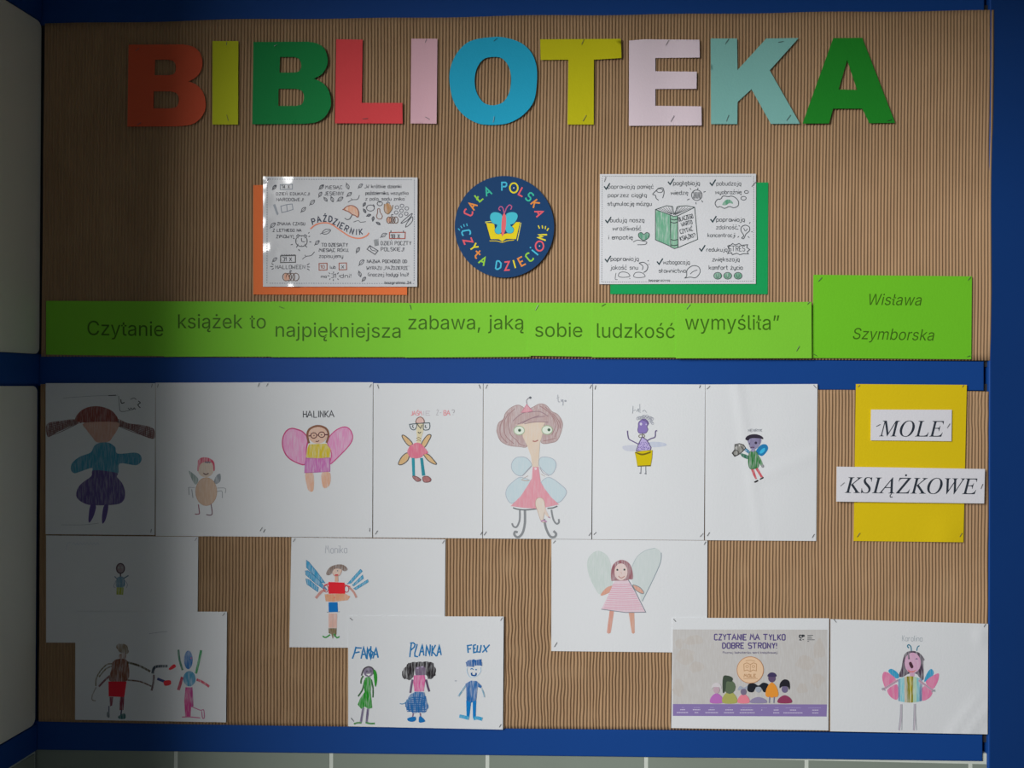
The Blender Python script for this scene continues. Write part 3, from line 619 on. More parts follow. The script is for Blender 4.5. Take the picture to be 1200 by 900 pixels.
# ================================================================ yellow sheet and its two labels
sh = Sheet('yellow_paper_sheet', [(1003, 450), (1133, 451), (1129, 635.5), (1000.3, 634)], 5.4, paper('yellow', '#d0b60c', amp=.03), 'deep yellow paper sheet behind the words MOLE KSIĄŻKOWE', 'paper sheet', A=1.4, nx=20, ny=28, rip=.5, seed=21,
           curl=lambda u, v: 2.6*math.exp(-((u-.85)/.16)**2-((v-.97)/.13)**2))
for st in [(1006.3, 452.3, 50, 3), (1128.5, 452.5, 55, 3), (1006, 627, 55, 6), (1126, 627, 60, 5)]: staple(sh, *st)
INK = '#2b323c'
sh = Sheet('white_label', [(1020.8, 480), (1115.5, 480.2), (1115, 517), (1020.3, 516)], 8.4, paper('label', '#d0d0d6', amp=.02), 'small white label printed MOLE on the yellow sheet', 'paper label', A=.9, nx=16, ny=8, seed=22)
k = Ink(sh, 'printed_word'); k.type('MOLE', SERIF, 1030, 1106.3, 511.3, 511.8, 18.4, INK, ref='L'); k.build()
staple(sh, 1029, 498.5, 30, 5); staple(sh, 1111.5, 499, 60, 6)
sh = Sheet('white_label', [(980.5, 546.8), (1154.3, 549.6), (1153.3, 590), (980, 587.8)], 10.2, paper('label', '#d0d0d6', amp=.02), 'long white label printed KSIĄŻKOWE across the yellow sheet', 'paper label', A=1.4, nx=26, ny=8, rip=.6, seed=23)
k = Ink(sh, 'printed_word'); k.type('KSIAZKOWE', SERIF, 989.8, 1145.5, 577.6, 579.2, 18.4, INK, ref='L')
k.fill(ell(1061.8, 557, 1.25, 1.25, 12), INK, sm=False, raw=True); k.line([(1045, 578.4), (1043.2, 580.6), (1043.6, 582.6), (1046, 582.4)], 1.0, INK, raw=True); k.build()
staple(sh, 987, 567.5, 45, 6); staple(sh, 1150.5, 570, 70, 6)

# ================================================================ round emblem
cx, cy, rx, ry = 591.1, 265.8, 58.3, 59.6
em = Cut('round_emblem', [ell(cx, cy, rx, ry, 72)], 6.4, mottled('emblem_print', hexc('#133c68'), .6, .04, 20, spec=.2), 'round dark blue emblem with butterfly, book and coloured lettering', 'emblem',
         lambda u, v: .9*abs(u-.45)+1.0*v, thick=.0006)
em.fr = (520, 195, 6.43); em.step = .000003
YE, CY, RE, OR, GR, TE = '#e0cf28', '#45b4d2', '#dc5a66', '#e08a3e', '#8fc83e', '#38b498'
ccx, ccy = (cx-520)*6.43, (cy-195)*6.43
def arcletter(ch, x, y, col, out_=True, hgt=62, tilt=0):
    a = math.degrees(math.atan2(x-ccx, ccy-y)) if out_ else math.degrees(math.atan2(ccx-x, y-ccy))
    a += tilt; r = math.radians(a); wd = {'i': 8, 'I': 8}.get(ch, 44)
    if ch == 'O':
        part(em, 'letter').line(ell(x, y, 30, 36, 20), 1.75, col, True); return
    # baseline start so that the glyph is centred on x, y
    bx = x-wd/2*math.cos(r)-hgt/2*math.sin(r); by = y-wd/2*math.sin(r)+hgt/2*math.cos(r)
    part(em, 'letter').text(ch, bx, by, wd, hgt, 1.75, col, rot=a)
for ch, x, y, c in (('C', 188, 342, RE), ('A', 222, 290, OR), ('Ł', 268, 228, GR), ('A', 338, 186, TE), ('P', 460, 152, CY), ('O', 528, 162, YE), ('L', 597, 195, RE), ('S', 650, 232, TE), ('K', 692, 284, OR), ('A', 722, 358, RE)):
    arcletter(ch, x, y, c)
for ch, x, y, c in (('C', 170, 505, CY), ('Z', 184, 567, RE), ('Y', 230, 612, YE), ('t', 262, 665, OR), ('A', 302, 716, GR), ('D', 417, 745, CY), ('Z', 482, 750, RE), ('I', 536, 735, YE), ('E', 592, 713, OR), ('C', 650, 680, GR), ('I', 690, 645, CY), ('O', 722, 600, RE), ('M', 745, 522, YE)):
    arcletter(ch, x, y, c, False)
part(em, 'dot').dot(528, 162, 5, '#e8e8e8'); part(em, 'dot').dot(722, 600, 5, '#e8a8b8'); part(em, 'dot').dot(653, 612, 6, CY)
for P in ([(108, 468), (122, 482)], [(128, 448), (138, 465)], [(150, 435), (156, 455)], [(172, 430), (178, 450)]): part(em, 'ray').line(P, 1.1, CY)
for P in ([(712, 445), (722, 468)], [(742, 445), (745, 468)], [(768, 450), (764, 472)], [(790, 465), (778, 485)]): part(em, 'ray').line(P, 1.3, YE)
k = Ink(em, 'book_picture')
k.fill([(314, 425), (380, 430), (388, 490), (440, 512), (500, 500), (512, 455), (545, 420), (575, 420), (545, 548), (470, 545), (440, 566), (415, 548), (352, 548)], '#dcc81e', sm=False)
k.line([(312, 420), (350, 415), (372, 425)], .9, '#e8dc60'); k.line([(345, 562), (400, 562), (440, 572), (480, 560), (530, 555)], 1.0, '#c8b41e'); k.line([(582, 425), (555, 560)], .9, '#e0d468'); k.line([(318, 430), (352, 552)], .7, '#0c2848')
k.build()
k = Ink(em, 'butterfly_picture')
k.fill([(442, 372), (400, 345), (360, 352), (348, 388), (368, 428), (402, 442), (384, 478), (395, 505), (425, 507), (444, 470)], '#43b6c8', line='#1f5878', w=.5)
k.fill([(466, 370), (500, 345), (545, 350), (558, 382), (532, 428), (502, 442), (527, 468), (520, 498), (484, 503), (464, 470)], '#43b6c8', line='#1f5878', w=.5)
k.fill([(440, 385), (455, 352), (470, 385), (464, 480), (440, 527), (434, 470)], '#d8666c')
k.line([(455, 355), (445, 312), (425, 303), (415, 322), (428, 332)], 1.1, '#b85a84'); k.line([(460, 350), (474, 312), (495, 291), (512, 302), (504, 326)], 1.2, '#b85a84')
k.build()

# ================================================================ posters and the cards behind them
sh = Sheet('orange_card', [(296.8, 216.8), (476.8, 217), (477, 345.6), (296.8, 345.2)], 4.8, paper('orange_card', '#e0703c', amp=.02), 'orange card peeping out behind the left hand-lettered poster', 'card', A=.5, nx=12, ny=10, gain=1)
sh = Sheet('green_card', [(715.2, 213.8), (900.3, 213.8), (899.6, 344.8), (715.2, 344.6)], 4.8, paper('green_card', '#0f9652', amp=.02), 'emerald green card peeping out behind the right hand-lettered poster', 'card', A=.5, nx=12, ny=10)
PK = '#51535a'
def leaf(k, x, y, s, a, w=.75, col=PK, fill=None):
    k = part(po, 'leaf_drawing')
    ca, sa = math.cos(math.radians(a)), math.sin(math.radians(a))
    P = [(-1, 0), (-.4, -.45), (.3, -.5), (1, 0), (.3, .45), (-.4, .45)]
    P = [(x+s*(p*ca+q*sa), y+s*(-p*sa+q*ca)) for p, q in P]
    if fill: k.fill(P, fill)
    k.line(P, w, col, True); k.line([P[0], P[3]], w*.7, col)
    k.line([P[0], (P[0][0]-s*.5*ca, P[0][1]+s*.5*sa)], w, col)
def dashed(k, P, dash, gap, w, col):
    for i in range(len(P)-1):
        (x0, y0), (x1, y1) = P[i], P[i+1]; L = math.hypot(x1-x0, y1-y0); n = int(L/(dash+gap))
        for j in range(n):
            a = j*(dash+gap)/L; b = a+dash/L
            k.line([(x0+(x1-x0)*a, y0+(y1-y0)*a), (x0+(x1-x0)*b, y0+(y1-y0)*b)], w, col)
po = Sheet('laminated_poster', [(308.2, 206.8), (489.3, 208), (488.9, 336), (308.2, 336)], 6.6, paper('laminate', '#c6c8cc', coat=1, amp=.02, rough=.5), 'glossy laminated October poster with hand lettering, autumn drawings and the word PAŹDZIERNIK', 'poster', A=1.5, nx=72, ny=50, rip=.5, seed=31,
           bumps=((314, 213, 3.2, 1.7), (345, 207, 5, 1.6), (311, 235, 4, 1.1), (312, 262, 4, 1.0), (318, 292, 4.5, 1.2), (330, 297, 4, .9), (345, 338, 4, 1.8), (309, 300, 4, 1.0), (355, 225, 22, 1.6)))
po.fr = (290, 190, 5.624); po.step = .000003
PO = po
for t, x, y, wd, h in (('DZIEŃ EDUKACJI', 190, 218, 222, 18), ('NARODOWEJ!', 192, 256, 180, 19), ('MIESIĄC', 516, 176, 112, 21), ('JESIENNY', 508, 218, 130, 23),
                       ('„W krótkie dzionki', 775, 170, 240, 22), ('października, wszystko', 778, 214, 284, 22), ('z pola, sadu znika”', 778, 252, 270, 22),
                       ('ZMIANA CZASU', 196, 416, 185, 19), ('Z LETNIEGO NA', 168, 458, 190, 18), ('ZIMOWY!', 190, 500, 115, 20),
                       ('TO DZIESIĄTY', 490, 556, 172, 22), ('MIESIĄC ROKU,', 474, 590, 195, 20), ('zapisujemy', 472, 630, 160, 24), ('HALLOWEEN', 186, 703, 196, 24),
                       ('lub', 545, 702, 38, 20), ('ma', 488, 762, 36, 18), ('31', 552, 762, 34, 26), ('dni!', 612, 762, 74, 26),
                       ('DZIEŃ POCZTY', 880, 546, 202, 24), ('POLSKIEJ!', 880, 586, 155, 24), ('NAZWA POCHODZI OD', 788, 664, 265, 20), ('WYRAZU „PAŹDZIERZE”', 788, 708, 282, 21), ('(inaczej łodygi lnu)!', 794, 752, 270, 24)):
    part(PO, 'handwritten_line').text(t, x, y, wd, h, .62, PK)
part(PO, 'handwritten_line').text('31 X', 232, 652, 62, 24, .7, PK); part(PO, 'handwritten_line').text('14 X', 228, 172, 52, 20, .6, PK); part(PO, 'handwritten_line').text('18 X', 948, 500, 58, 24, .8, PK); part(PO, 'handwritten_line').text('10', 484, 700, 26, 20, .6, '#9a5a48'); part(PO, 'handwritten_line').text('X', 619, 700, 20, 20, .6, PK)
part(PO, 'handwritten_line').text('bazgrolinia 24', 905, 802, 175, 16, .6, PK)
for ch, x, y, a in (('P', 437, 390, -14), ('A', 474, 375, -12), ('Ź', 512, 370, -2), ('D', 549, 374, 8), ('Z', 580, 392, 20), ('I', 601, 408, 26), ('E', 626, 420, 26), ('R', 656, 438, 24), ('N', 691, 455, 16), ('I', 720, 460, 4), ('K', 750, 457, -6)):
    wd = 3 if ch == 'I' else 25; r_ = math.radians(a)
    part(po, 'title_letter').text(ch, x-wd/2*math.cos(r_)-20*math.sin(r_), y-wd/2*math.sin(r_)+20*math.cos(r_), wd, 38, 1.15, '#3c4252', rot=a)
k = Ink(po, 'dashed_border')
dashed(k, [(130, 112), (1100, 116), (1098, 800), (128, 798), (130, 112)], 9, 7, .7, '#7a8090'); k.build()['kind'] = 'stuff'
k = part(po, 'wavy_underline')
k.line([(415, 440), (450, 412), (500, 400), (550, 408), (620, 455), (680, 492), (740, 502), (785, 485), (800, 465)], 1.5, '#e0866a')
k = part(po, 'umbrella_drawing'); k.fill([(632, 312), (655, 292), (690, 286), (722, 305), (733, 335), (728, 362), (712, 350), (690, 340), (670, 330), (645, 322)], 'c#dfa98c'); k.line([(632, 312), (655, 292), (690, 286), (722, 305), (733, 335), (728, 362), (706, 350), (690, 345), (668, 328), (632, 312)], 1.0, '#8a5246', True)
k.line([(690, 345), (675, 372), (655, 378), (640, 368)], .9, PK)
for x, y, s, a in ((178, 165, 17, 50), (488, 163, 18, 45), (745, 156, 17, 45), (168, 415, 20, 45), (460, 530, 18, 45), (180, 642, 17, 45), (898, 481, 20, 35), (752, 660, 21, 50), (428, 265, 20, 45), (370, 312, 19, 45), (480, 212, 17, 60), (660, 160, 18, -70), (672, 212, 18, 40),
                   (515, 246, 15, -50), (558, 246, 17, -70), (612, 243, 20, 35), (520, 458, 30, 20), (728, 578, 18, 60), (740, 738, 17, -70), (768, 770, 16, 50)): leaf(k, x, y, s, a)
for x, y in ((178, 160), (490, 158), (752, 150), (178, 408), (466, 524), (188, 636), (912, 474), (762, 650)): part(po, 'leaf_drawing').dot(x+4, y-2, 6, '#6a6e76', 4)
for x, y in ((985, 298), (1018, 288), (1050, 305), (980, 332), (1015, 320), (1046, 340), (1010, 352)): part(po, 'nut_drawing').line(ell(x, y, 12, 11, 12), .8, '#6e7078', True)
for x, y, a in ((770, 278, 60), (772, 322, -60), (800, 350, 20), (828, 372, 80), (862, 404, -30)): leaf(k, x, y, 13, a, .9, PK, '#9a9ea4')
k = part(po, 'tomato_drawing'); k.line(ell(810, 302, 26, 20, 16), .8, PK, True); k.line([(818, 282), (835, 290), (828, 278)], .8, PK); k = part(po, 'apple_drawing'); k.line(ell(872, 273, 17, 14, 14), .8, PK, True); k.line([(862, 260), (872, 264), (882, 258)], .8, PK)
k = part(po, 'pear_drawing'); k.line([(858, 310), (870, 308), (874, 330), (888, 352), (882, 372), (862, 374), (850, 358), (856, 335)], .9, '#8a6a62', True)
k = part(po, 'corn_drawing'); k.fill([(905, 280), (925, 270), (945, 285), (950, 310), (925, 342), (905, 330), (900, 305)], 'c#b58a60'); k.line([(902, 275), (902, 320), (925, 342), (950, 315), (958, 282)], .9, '#7c6a58'); k.line([(915, 275), (925, 262), (938, 272)], .8, PK)
def pumpkin(x, y, w, h):
    k = part(po, 'pumpkin_drawing')
    k.fill(ell(x-w*.5, y, w*.4, h, 14), 'c#d9a48a', sm=False)
    for dx, r in ((-.62, .38), (-.25, .32), (.15, .32), (.6, .38)): k.line(ell(x+dx*w, y, w*r, h, 14), .85, '#6c5850', True)
    k.line([(x-3, y-h), (x-6, y-h-14), (x+6, y-h-16)], .9, PK)
pumpkin(955, 382, 38, 21); pumpkin(286, 757, 54, 25)
for P in ([(1012, 400), (1050, 365), (1080, 340), (1085, 345), (1060, 378), (1030, 398)], [(1042, 428), (1055, 395), (1085, 360), (1088, 385), (1068, 412)]): part(po, 'pod_drawing').line(P, .9, PK, True)
k = part(po, 'twig_drawing'); k.line([(662, 265), (690, 248), (725, 245), (738, 218)], .8, PK); k.line([(690, 248), (682, 238)], .7, PK)
k = part(po, 'twig_drawing'); k.line([(698, 395), (730, 385), (745, 396), (780, 392)], .7, PK); k = part(po, 'twig_drawing'); k.line([(362, 640), (385, 622), (420, 615), (442, 590)], .8, PK); k.line([(385, 622), (378, 612)], .7, PK)
# notebook, pencil, clock, calendars, envelope
k = part(po, 'pencil_drawing'); k.fill([(168, 282), (182, 275), (205, 340), (200, 350), (192, 345)], '#9aa0aa', sm=False)
k = part(po, 'notebook_drawing'); k.line([(220, 290), (258, 280), (262, 324), (226, 332)], .8, '#7c8694', True, sm=False); k.line([(258, 280), (295, 276), (300, 312), (262, 324)], .8, '#7c8694', True, sm=False)
k = part(po, 'alarm_clock_drawing'); k.line(ell(356, 520, 38, 36, 20), 1.0, '#5a5c60', True); k.line([(356, 500), (358, 522), (378, 524)], .9, PK)
for P in ([(322, 490), (332, 478), (342, 482)], [(372, 480), (384, 480), (392, 492)], [(330, 550), (322, 562)], [(382, 550), (392, 562)], [(400, 470), (408, 462)], [(408, 525), (420, 526)], [(300, 500), (310, 505)], [(285, 545), (298, 542)], [(335, 575), (345, 585)], [(402, 492), (412, 488)]): k.line(P, 1.0, PK)
for a in range(0, 360, 45): k.line([(356+28*math.cos(math.radians(a)), 520+27*math.sin(math.radians(a))), (356+33*math.cos(math.radians(a)), 520+32*math.sin(math.radians(a)))], .6, PK)
k = part(po, 'calendar_drawing'); k.line([(218, 618), (316, 614), (316, 660), (218, 662)], 1.0, '#4c4c4c', True, sm=False)
for i in range(9): k.line([(222+i*11, 608), (226+i*11, 620)], .8, PK)
k = part(po, 'calendar_drawing'); k.line([(216, 148), (296, 146), (296, 178), (216, 180)], .8, '#7c8694', True, sm=False)
k = part(po, 'calendar_drawing'); k.line([(936, 464), (1040, 462), (1038, 504), (936, 504)], 1.1, '#a4584c', True, sm=False)
for x in (945, 1028): k.line([(x, 450), (x, 466)], 1.1, PK)
k = part(po, 'number_frame'); k.line([(472, 668), (524, 666), (524, 710), (472, 712)], 1.1, '#a0685c', True, sm=False); k = part(po, 'number_frame'); k.line([(604, 666), (652, 664), (654, 708), (604, 710)], 1.1, '#a0685c', True, sm=False)
k = part(po, 'stamp_drawing'); k.fill([(832, 512), (862, 506), (866, 548), (838, 554)], 'v#8a8e92', sm=False); k = part(po, 'envelope_drawing'); k.line([(806, 550), (860, 584), (840, 608), (788, 574)], 1.0, PK, True, sm=False); k.line([(806, 552), (818, 578), (846, 586)], .8, PK)
for P in ([(150, 688), (168, 688)], [(158, 668), (172, 676)], [(160, 708), (172, 700)], [(392, 690), (412, 692)], [(392, 678), (408, 668)], [(392, 702), (408, 712)], [(528, 748), (540, 750)], [(535, 728), (545, 736)], [(566, 722), (568, 732)], [(600, 728), (592, 738)], [(602, 750), (612, 750)], [(566, 772), (566, 782)], [(540, 775), (546, 767)], [(600, 775), (592, 768)]): part(po, 'emphasis_stroke').line(P, .9, PK)
staple(po, 313, 212, 55, 7)

p2 = Sheet('printed_poster', [(703, 204), (886, 203.6), (885.7, 332.6), (702.4, 333)], 6.6, paper('poster_white', '#ccced2', amp=.02), 'white poster about reading with green book in the middle and handwritten reasons', 'poster', A=1.2, nx=26, ny=18, rip=.3, seed=33)
p2.fr = (695, 190, 5.581); p2.step = .000003
PO = p2
LK = '#565a5e'
for t, x, y, wd, h in (('poprawiają pamięć', 98, 172, 300, 26), ('poprzez ciągłą', 98, 228, 255, 26), ('stymulację mózgu', 95, 284, 290, 26), ('pogłębiają', 525, 150, 175, 28), ('wiedzę', 512, 212, 112, 26),
                       ('pobudzają', 808, 152, 162, 27), ('wyobraźnię', 803, 208, 170, 26), ('budują naszą', 112, 392, 225, 28), ('wrażliwość', 132, 446, 185, 27), ('i empatię', 102, 504, 160, 26),
                       ('poprawiają', 806, 388, 188, 27), ('zdolność', 806, 438, 138, 26), ('koncentracji', 750, 490, 180, 26), ('redukują', 742, 584, 138, 26), ('STRES', 888, 582, 108, 34), ('zwiększają', 780, 648, 180, 27), ('komfort życia', 758, 702, 222, 27),
                       ('poprawiają', 116, 645, 185, 27), ('jakość snu', 114, 702, 182, 27), ('wzbogacają', 462, 667, 172, 27), ('słownictwo', 430, 722, 180, 26)):
    part(PO, 'handwritten_line').text(t, x, y, wd, h, .68, LK)
for t, x, y, wd, h in (('DLACZEGO', 562, 388, 98, 27), ('WARTO', 582, 420, 72, 25), ('CZYTAĆ', 572, 468, 86, 26), ('KSIĄŻKI?', 572, 514, 104, 26)): part(PO, 'handwritten_line').text(t, x, y, wd, h, .7, '#42484c', rot=-14)
part(PO, 'handwritten_line').text('bazgrolinia', 365, 778, 140, 12, .6, LK)
for x, y in ((72, 160), (490, 130), (764, 136), (80, 380), (768, 375), (695, 565), (78, 635), (418, 652)):
    part(p2, 'tick_mark').line([(x, y-2), (x+14, y+16), (x+38, y-22)], 1.5, '#2f4248', sm=False)
k = Ink(p2, 'dashed_border'); dashed(k, [(60, 92), (1050, 92), (1050, 778), (56, 784), (60, 92)], 8, 6, .65, '#84888e'); k.build()['kind'] = 'stuff'
k = Ink(p2, 'book_drawing'); B1 = '#3c4a48'
k.fill([(408, 310), (505, 345), (508, 552), (408, 508)], 'c#6fae8e', sm=False, line=B1, w=.9)
k.fill([(505, 345), (528, 355), (552, 350), (556, 558), (532, 566), (508, 554)], 'c#7fb598', sm=False, line=B1, w=.9)
k.line([(555, 350), (664, 295), (684, 505), (558, 558)], .9, B1, sm=False); k.line([(408, 310), (480, 285), (520, 290), (528, 345)], .9, B1, sm=False); k.line([(528, 345), (555, 290), (610, 285), (664, 295)], .9, B1, sm=False)
for i in range(6): k.line([(425+i*17, 305-i*3), (510+i*2, 340)], .5, LK); k.line([(548+i*18, 290+i*2), (535, 345)], .5, LK)
for y in (372, 392, 505, 540): k.line([(506, y), (530, y+6), (555, y)], 1.0, B1)
k.build()
k = part(p2, 'heart_in_hand_drawing'); k.fill([(330, 512), (300, 490), (298, 468), (315, 460), (332, 472), (350, 460), (368, 470), (362, 495)], 'c#5a9a7e', line=B1, w=.8); k.line([(262, 522), (290, 510), (320, 515), (350, 522), (340, 538), (290, 540)], .8, LK)
k = part(p2, 'head_drawing'); k.line([(425, 172), (455, 168), (464, 200), (455, 235)], .9, LK); k.line([(425, 172), (408, 190), (390, 210), (408, 218), (412, 235), (428, 250)], .9, LK); k.line(ell(436, 186, 20, 13, 14), .8, LK, True)
k = part(p2, 'brain_drawing'); k.line(ell(678, 216, 34, 34, 16), .9, LK, True)
for i in range(7): k.line([(655+i*8, 195), (660+i*7, 215), (652+i*8, 238)], .7, LK)
for P in ([(735, 192), (722, 196)], [(708, 250), (718, 262)], [(672, 262), (674, 275)], [(630, 240), (615, 248)], [(640, 178), (634, 170)], [(684, 180), (686, 168)]): k.line(P, .9, LK)
k = part(p2, 'cloud_drawing'); k.line([(812, 295), (798, 270), (812, 245), (835, 240), (850, 222), (885, 225), (905, 222), (930, 232), (950, 255), (948, 285), (920, 298), (890, 290), (860, 302), (830, 290)], .9, LK, True); k.fill([(845, 278), (865, 250), (895, 245), (915, 270), (890, 268), (870, 280)], 'c#5f9f80')
k = part(p2, 'thought_bubble'); k.line(ell(984, 236, 17, 12, 12), .8, LK, True); k = part(p2, 'thought_bubble'); k.line(ell(1003, 195, 13, 9, 12), .8, LK, True)
k = part(p2, 'light_bulb_drawing'); k.line([(985, 480), (968, 450), (970, 425), (995, 412), (1022, 425), (1022, 450), (1000, 470), (985, 500), (972, 495)], .9, LK, True); k.line([(985, 430), (995, 450), (1010, 435)], .7, LK)
for P in ([(950, 440), (938, 436)], [(955, 485), (945, 492)], [(1012, 485), (1022, 495)], [(1035, 455), (1042, 456)], [(1022, 402), (1028, 392)], [(960, 420), (952, 414)]): k.line(P, .8, LK)
k = part(p2, 'jagged_bubble_drawing'); k.line([(880, 548), (905, 540), (912, 532), (930, 542), (955, 532), (970, 544), (1010, 540), (1005, 558), (1025, 572), (1008, 585), (1015, 600), (985, 598), (960, 606), (940, 596), (910, 605), (905, 592), (880, 598), (890, 575)], .9, LK, True, sm=False)
for x in (815, 880, 948):
    k = part(p2, 'smiley_drawing'); k.fill(ell(x, 743, 26, 22, 18), 'c#5f9f80', sm=False, line=LK, w=.8); k.dot(x-8, 738, 3, B1); k.dot(x+8, 738, 3, B1); k.line([(x-10, 748), (x, 755), (x+10, 748)], .7, B1)
k = part(p2, 'moon_drawing'); k.line([(300, 660), (330, 655), (356, 675), (352, 705), (330, 722)], .9, LK); k.line([(300, 660), (325, 680), (322, 705)], .9, LK)
for x, y in ((200, 738), (300, 740)): part(p2, 'cloud_drawing').line([(x-35, y+5), (x-25, y-15), (x, y-20), (x+28, y-12), (x+40, y+8), (x+10, y+15), (x-20, y+14)], .8, LK, True)
k = part(p2, 'cloud_mark'); k.line([(150, 725), (145, 765), (160, 768)], .7, LK); part(p2, 'star_mark').dot(360, 645, 4, LK); part(p2, 'star_mark').dot(366, 668, 3, LK); part(p2, 'star_mark').dot(240, 762, 3, LK)
k = part(p2, 'speech_bubble_drawing'); k.line([(612, 745), (615, 705), (650, 678), (690, 685), (700, 720), (672, 755), (635, 752), (600, 758)], .9, LK, True); k.line([(635, 732), (655, 715), (682, 705)], .8, LK)
staple(p2, 709, 210, 75, 6); staple(p2, 883, 216, 50, 7)

# ================================================================ the children's drawings
GD = "children's drawings pinned to the lower board"
def sheet(corners, off, label, seed, gain=1.0, A=1.4, hx='#d0d3d6', staples=(), **kw):
    sh = Sheet('drawing_sheet', corners, off, paper('white_%d' % (seed % 4), hx, amp=.02), label, 'drawing', A=A, group=GD, seed=seed, gain=gain, **kw)
    for st in staples: staple(sh, *st)
    return sh
GY = '#6c7076'; FA = '#a2a8ae'

# 1 girl with long pigtails
sh = sheet([(53.5, 449), (182, 449), (181.3, 627), (53.5, 626)], 5.0, 'drawing of a girl with long side pigtails, blue top and purple skirt', 1, staples=[(178, 452, 80, 4), (177, 622, 80, 4)], nx=20, ny=30,
           curl=lambda u, v: 2.2*sstep(.8, 1, u)*math.sin(math.pi*sstep(.35, 1, v)))
sh.fr = (50, 450, 5)
f = Ink(sh, 'girl_drawing')
h = f.sub('hair')
h.fill([(25, 235), (110, 215), (190, 207), (240, 222), (150, 250), (80, 285), (30, 310)], 'x#84605e'); h.fill([(440, 205), (500, 230), (580, 240), (650, 262), (654, 320), (590, 305), (500, 262), (420, 240), (380, 225)], 'x#84605e')
for i in range(7): h.line([(200, 212+i*4), (110, 225+i*9), (35, 240+i*11)], .6, '#6c4c4c'); h.line([(420, 212+i*4), (520, 236+i*7), (645, 265+i*9)], .6, '#6c4c4c')
h.fill([(190, 210), (215, 165), (260, 138), (315, 130), (370, 140), (415, 165), (442, 208), (420, 224), (320, 224), (240, 226)], 'w#8a4a44')
f.sub('face').fill([(245, 228), (435, 224), (440, 262), (410, 310), (385, 338), (320, 342), (290, 310), (260, 272)], 'w#c99c8c')
f.sub('blouse').fill([(320, 350), (350, 342), (390, 345), (425, 370), (440, 408), (540, 402), (575, 420), (577, 452), (545, 476), (450, 466), (435, 530), (300, 526), (290, 492), (230, 510), (185, 523), (165, 500), (175, 460), (220, 425), (280, 402), (300, 366)], 'w#4590ac')
f.sub('skirt').fill([(300, 505), (285, 540), (225, 585), (200, 625), (200, 665), (235, 695), (290, 710), (430, 706), (475, 680), (482, 630), (465, 580), (435, 545), (432, 520)], 'w#5c5088')
for P in ([(280, 710), (312, 712), (300, 770), (275, 812), (268, 790)], [(360, 712), (385, 712), (370, 790), (350, 818), (348, 770)]): f.sub('leg').fill(P, '#5a4c86')
f.line([(120, 82), (300, 70), (440, 66)], .5, FA); f.line([(385, 68), (430, 66)], .9, '#3a3e42'); f.line([(445, 70), (450, 130), (462, 162), (540, 146)], .6, GY); f.line([(458, 90), (462, 112), (480, 108)], 1.1, '#44484c'); f.line([(515, 90), (535, 82), (548, 92)], .8, GY)
f.line([(560, 100), (572, 110), (558, 122), (572, 140)], 1.0, '#3c4044'); f.scrib(500, 150, 545, 140, 5, .8, GY); f.line([(110, 825), (240, 825), (330, 815)], .5, FA)
f.build()

# 2 small figure with wings
sh = sheet([(182.3, 448.5), (310, 448), (309, 629), (182.5, 628)], 4.7, 'x', 2, 1.75, staples=[(185, 452, 80, 4), (303, 451, 70, 4), (306, 620, 60, 5)])
sh.o['label'] = 'drawing of a small brown round-bodied figure with red hair and grey wings'
sh.fr = (200, 520, 9)
f = Ink(sh, 'winged_figure_drawing')
w = f.sub('wing'); w.fill([(190, 290), (230, 310), (290, 370), (270, 430), (235, 400)], 'c#6c7a78'); w2 = f.sub('wing'); w2.fill([(455, 400), (480, 340), (520, 315), (530, 350), (520, 400), (480, 425)], 'c#6c7278')
f.sub('body').fill(ell(375, 505, 112, 148, 24), 'w#9c8674', sm=False, line='#8a6e5c', w=.5)
f.sub('face').fill(ell(370, 262, 88, 92, 20), 'w#a09488', sm=False)
f.sub('hair').fill([(280, 280), (285, 220), (292, 170), (335, 145), (400, 150), (455, 190), (467, 270), (452, 285), (440, 212), (400, 187), (345, 197), (310, 222), (293, 285)], 'c#9c3c50')
f.scrib(360, 188, 420, 204, 7, .8, '#50485a'); f.line([(345, 310), (370, 325), (400, 312)], 1.3, '#503c3c')
f.line([(185, 460), (255, 462)], .5, GY); f.line([(190, 462), (195, 540)], .8, GY); f.line([(222, 480), (235, 572)], .8, GY); f.line([(490, 468), (575, 470), (576, 520)], .6, GY); f.line([(490, 505), (540, 500), (545, 572)], .7, GY)
l = f.sub('leg'); l.line([(292, 640), (300, 700), (300, 740), (255, 742)], 1.1, '#6c3c4c'); l = f.sub('leg'); l.line([(425, 635), (436, 745), (375, 748)], 1.1, '#5c4450')
f.build()

# 3 pink winged girl with yellow jumper
sh = sheet([(307.5, 447.8), (437, 448), (436.2, 630), (308.3, 629)], 5.8, 'drawing of a bespectacled girl with big pink wings and yellow top', 3, 1.25, staples=[(313, 451, 60, 4), (434, 452, 60, 4), (309.5, 622, 60, 4), (433, 621, 90, 4)])
sh.fr = (320, 470, 8.18)
t = Ink(sh, 'lettering'); t.text('HALINKA', 290, 157, 302, 62, .95, '#23262e', rot=-.5); t.build()
f = Ink(sh, 'winged_girl_drawing')
f.sub('wing').fill([(335, 365), (290, 300), (240, 275), (175, 262), (125, 290), (95, 350), (90, 420), (110, 490), (150, 545), (215, 585), (300, 610), (320, 540), (320, 450)], 'v#cf86ae', line='#a83c6c', w=1.4)
f.sub('wing').fill([(535, 350), (590, 290), (650, 255), (705, 250), (745, 285), (762, 350), (740, 410), (690, 470), (640, 520), (590, 570), (545, 600), (560, 500), (520, 400)], 'v#cf86ae', line='#b04878', w=1.2)
f.sub('leg').fill([(310, 690), (385, 690), (388, 850), (350, 864), (325, 820)], 'v#d09c84'); f.sub('leg').fill([(465, 690), (545, 688), (547, 790), (510, 832), (475, 815)], 'v#d09c84')
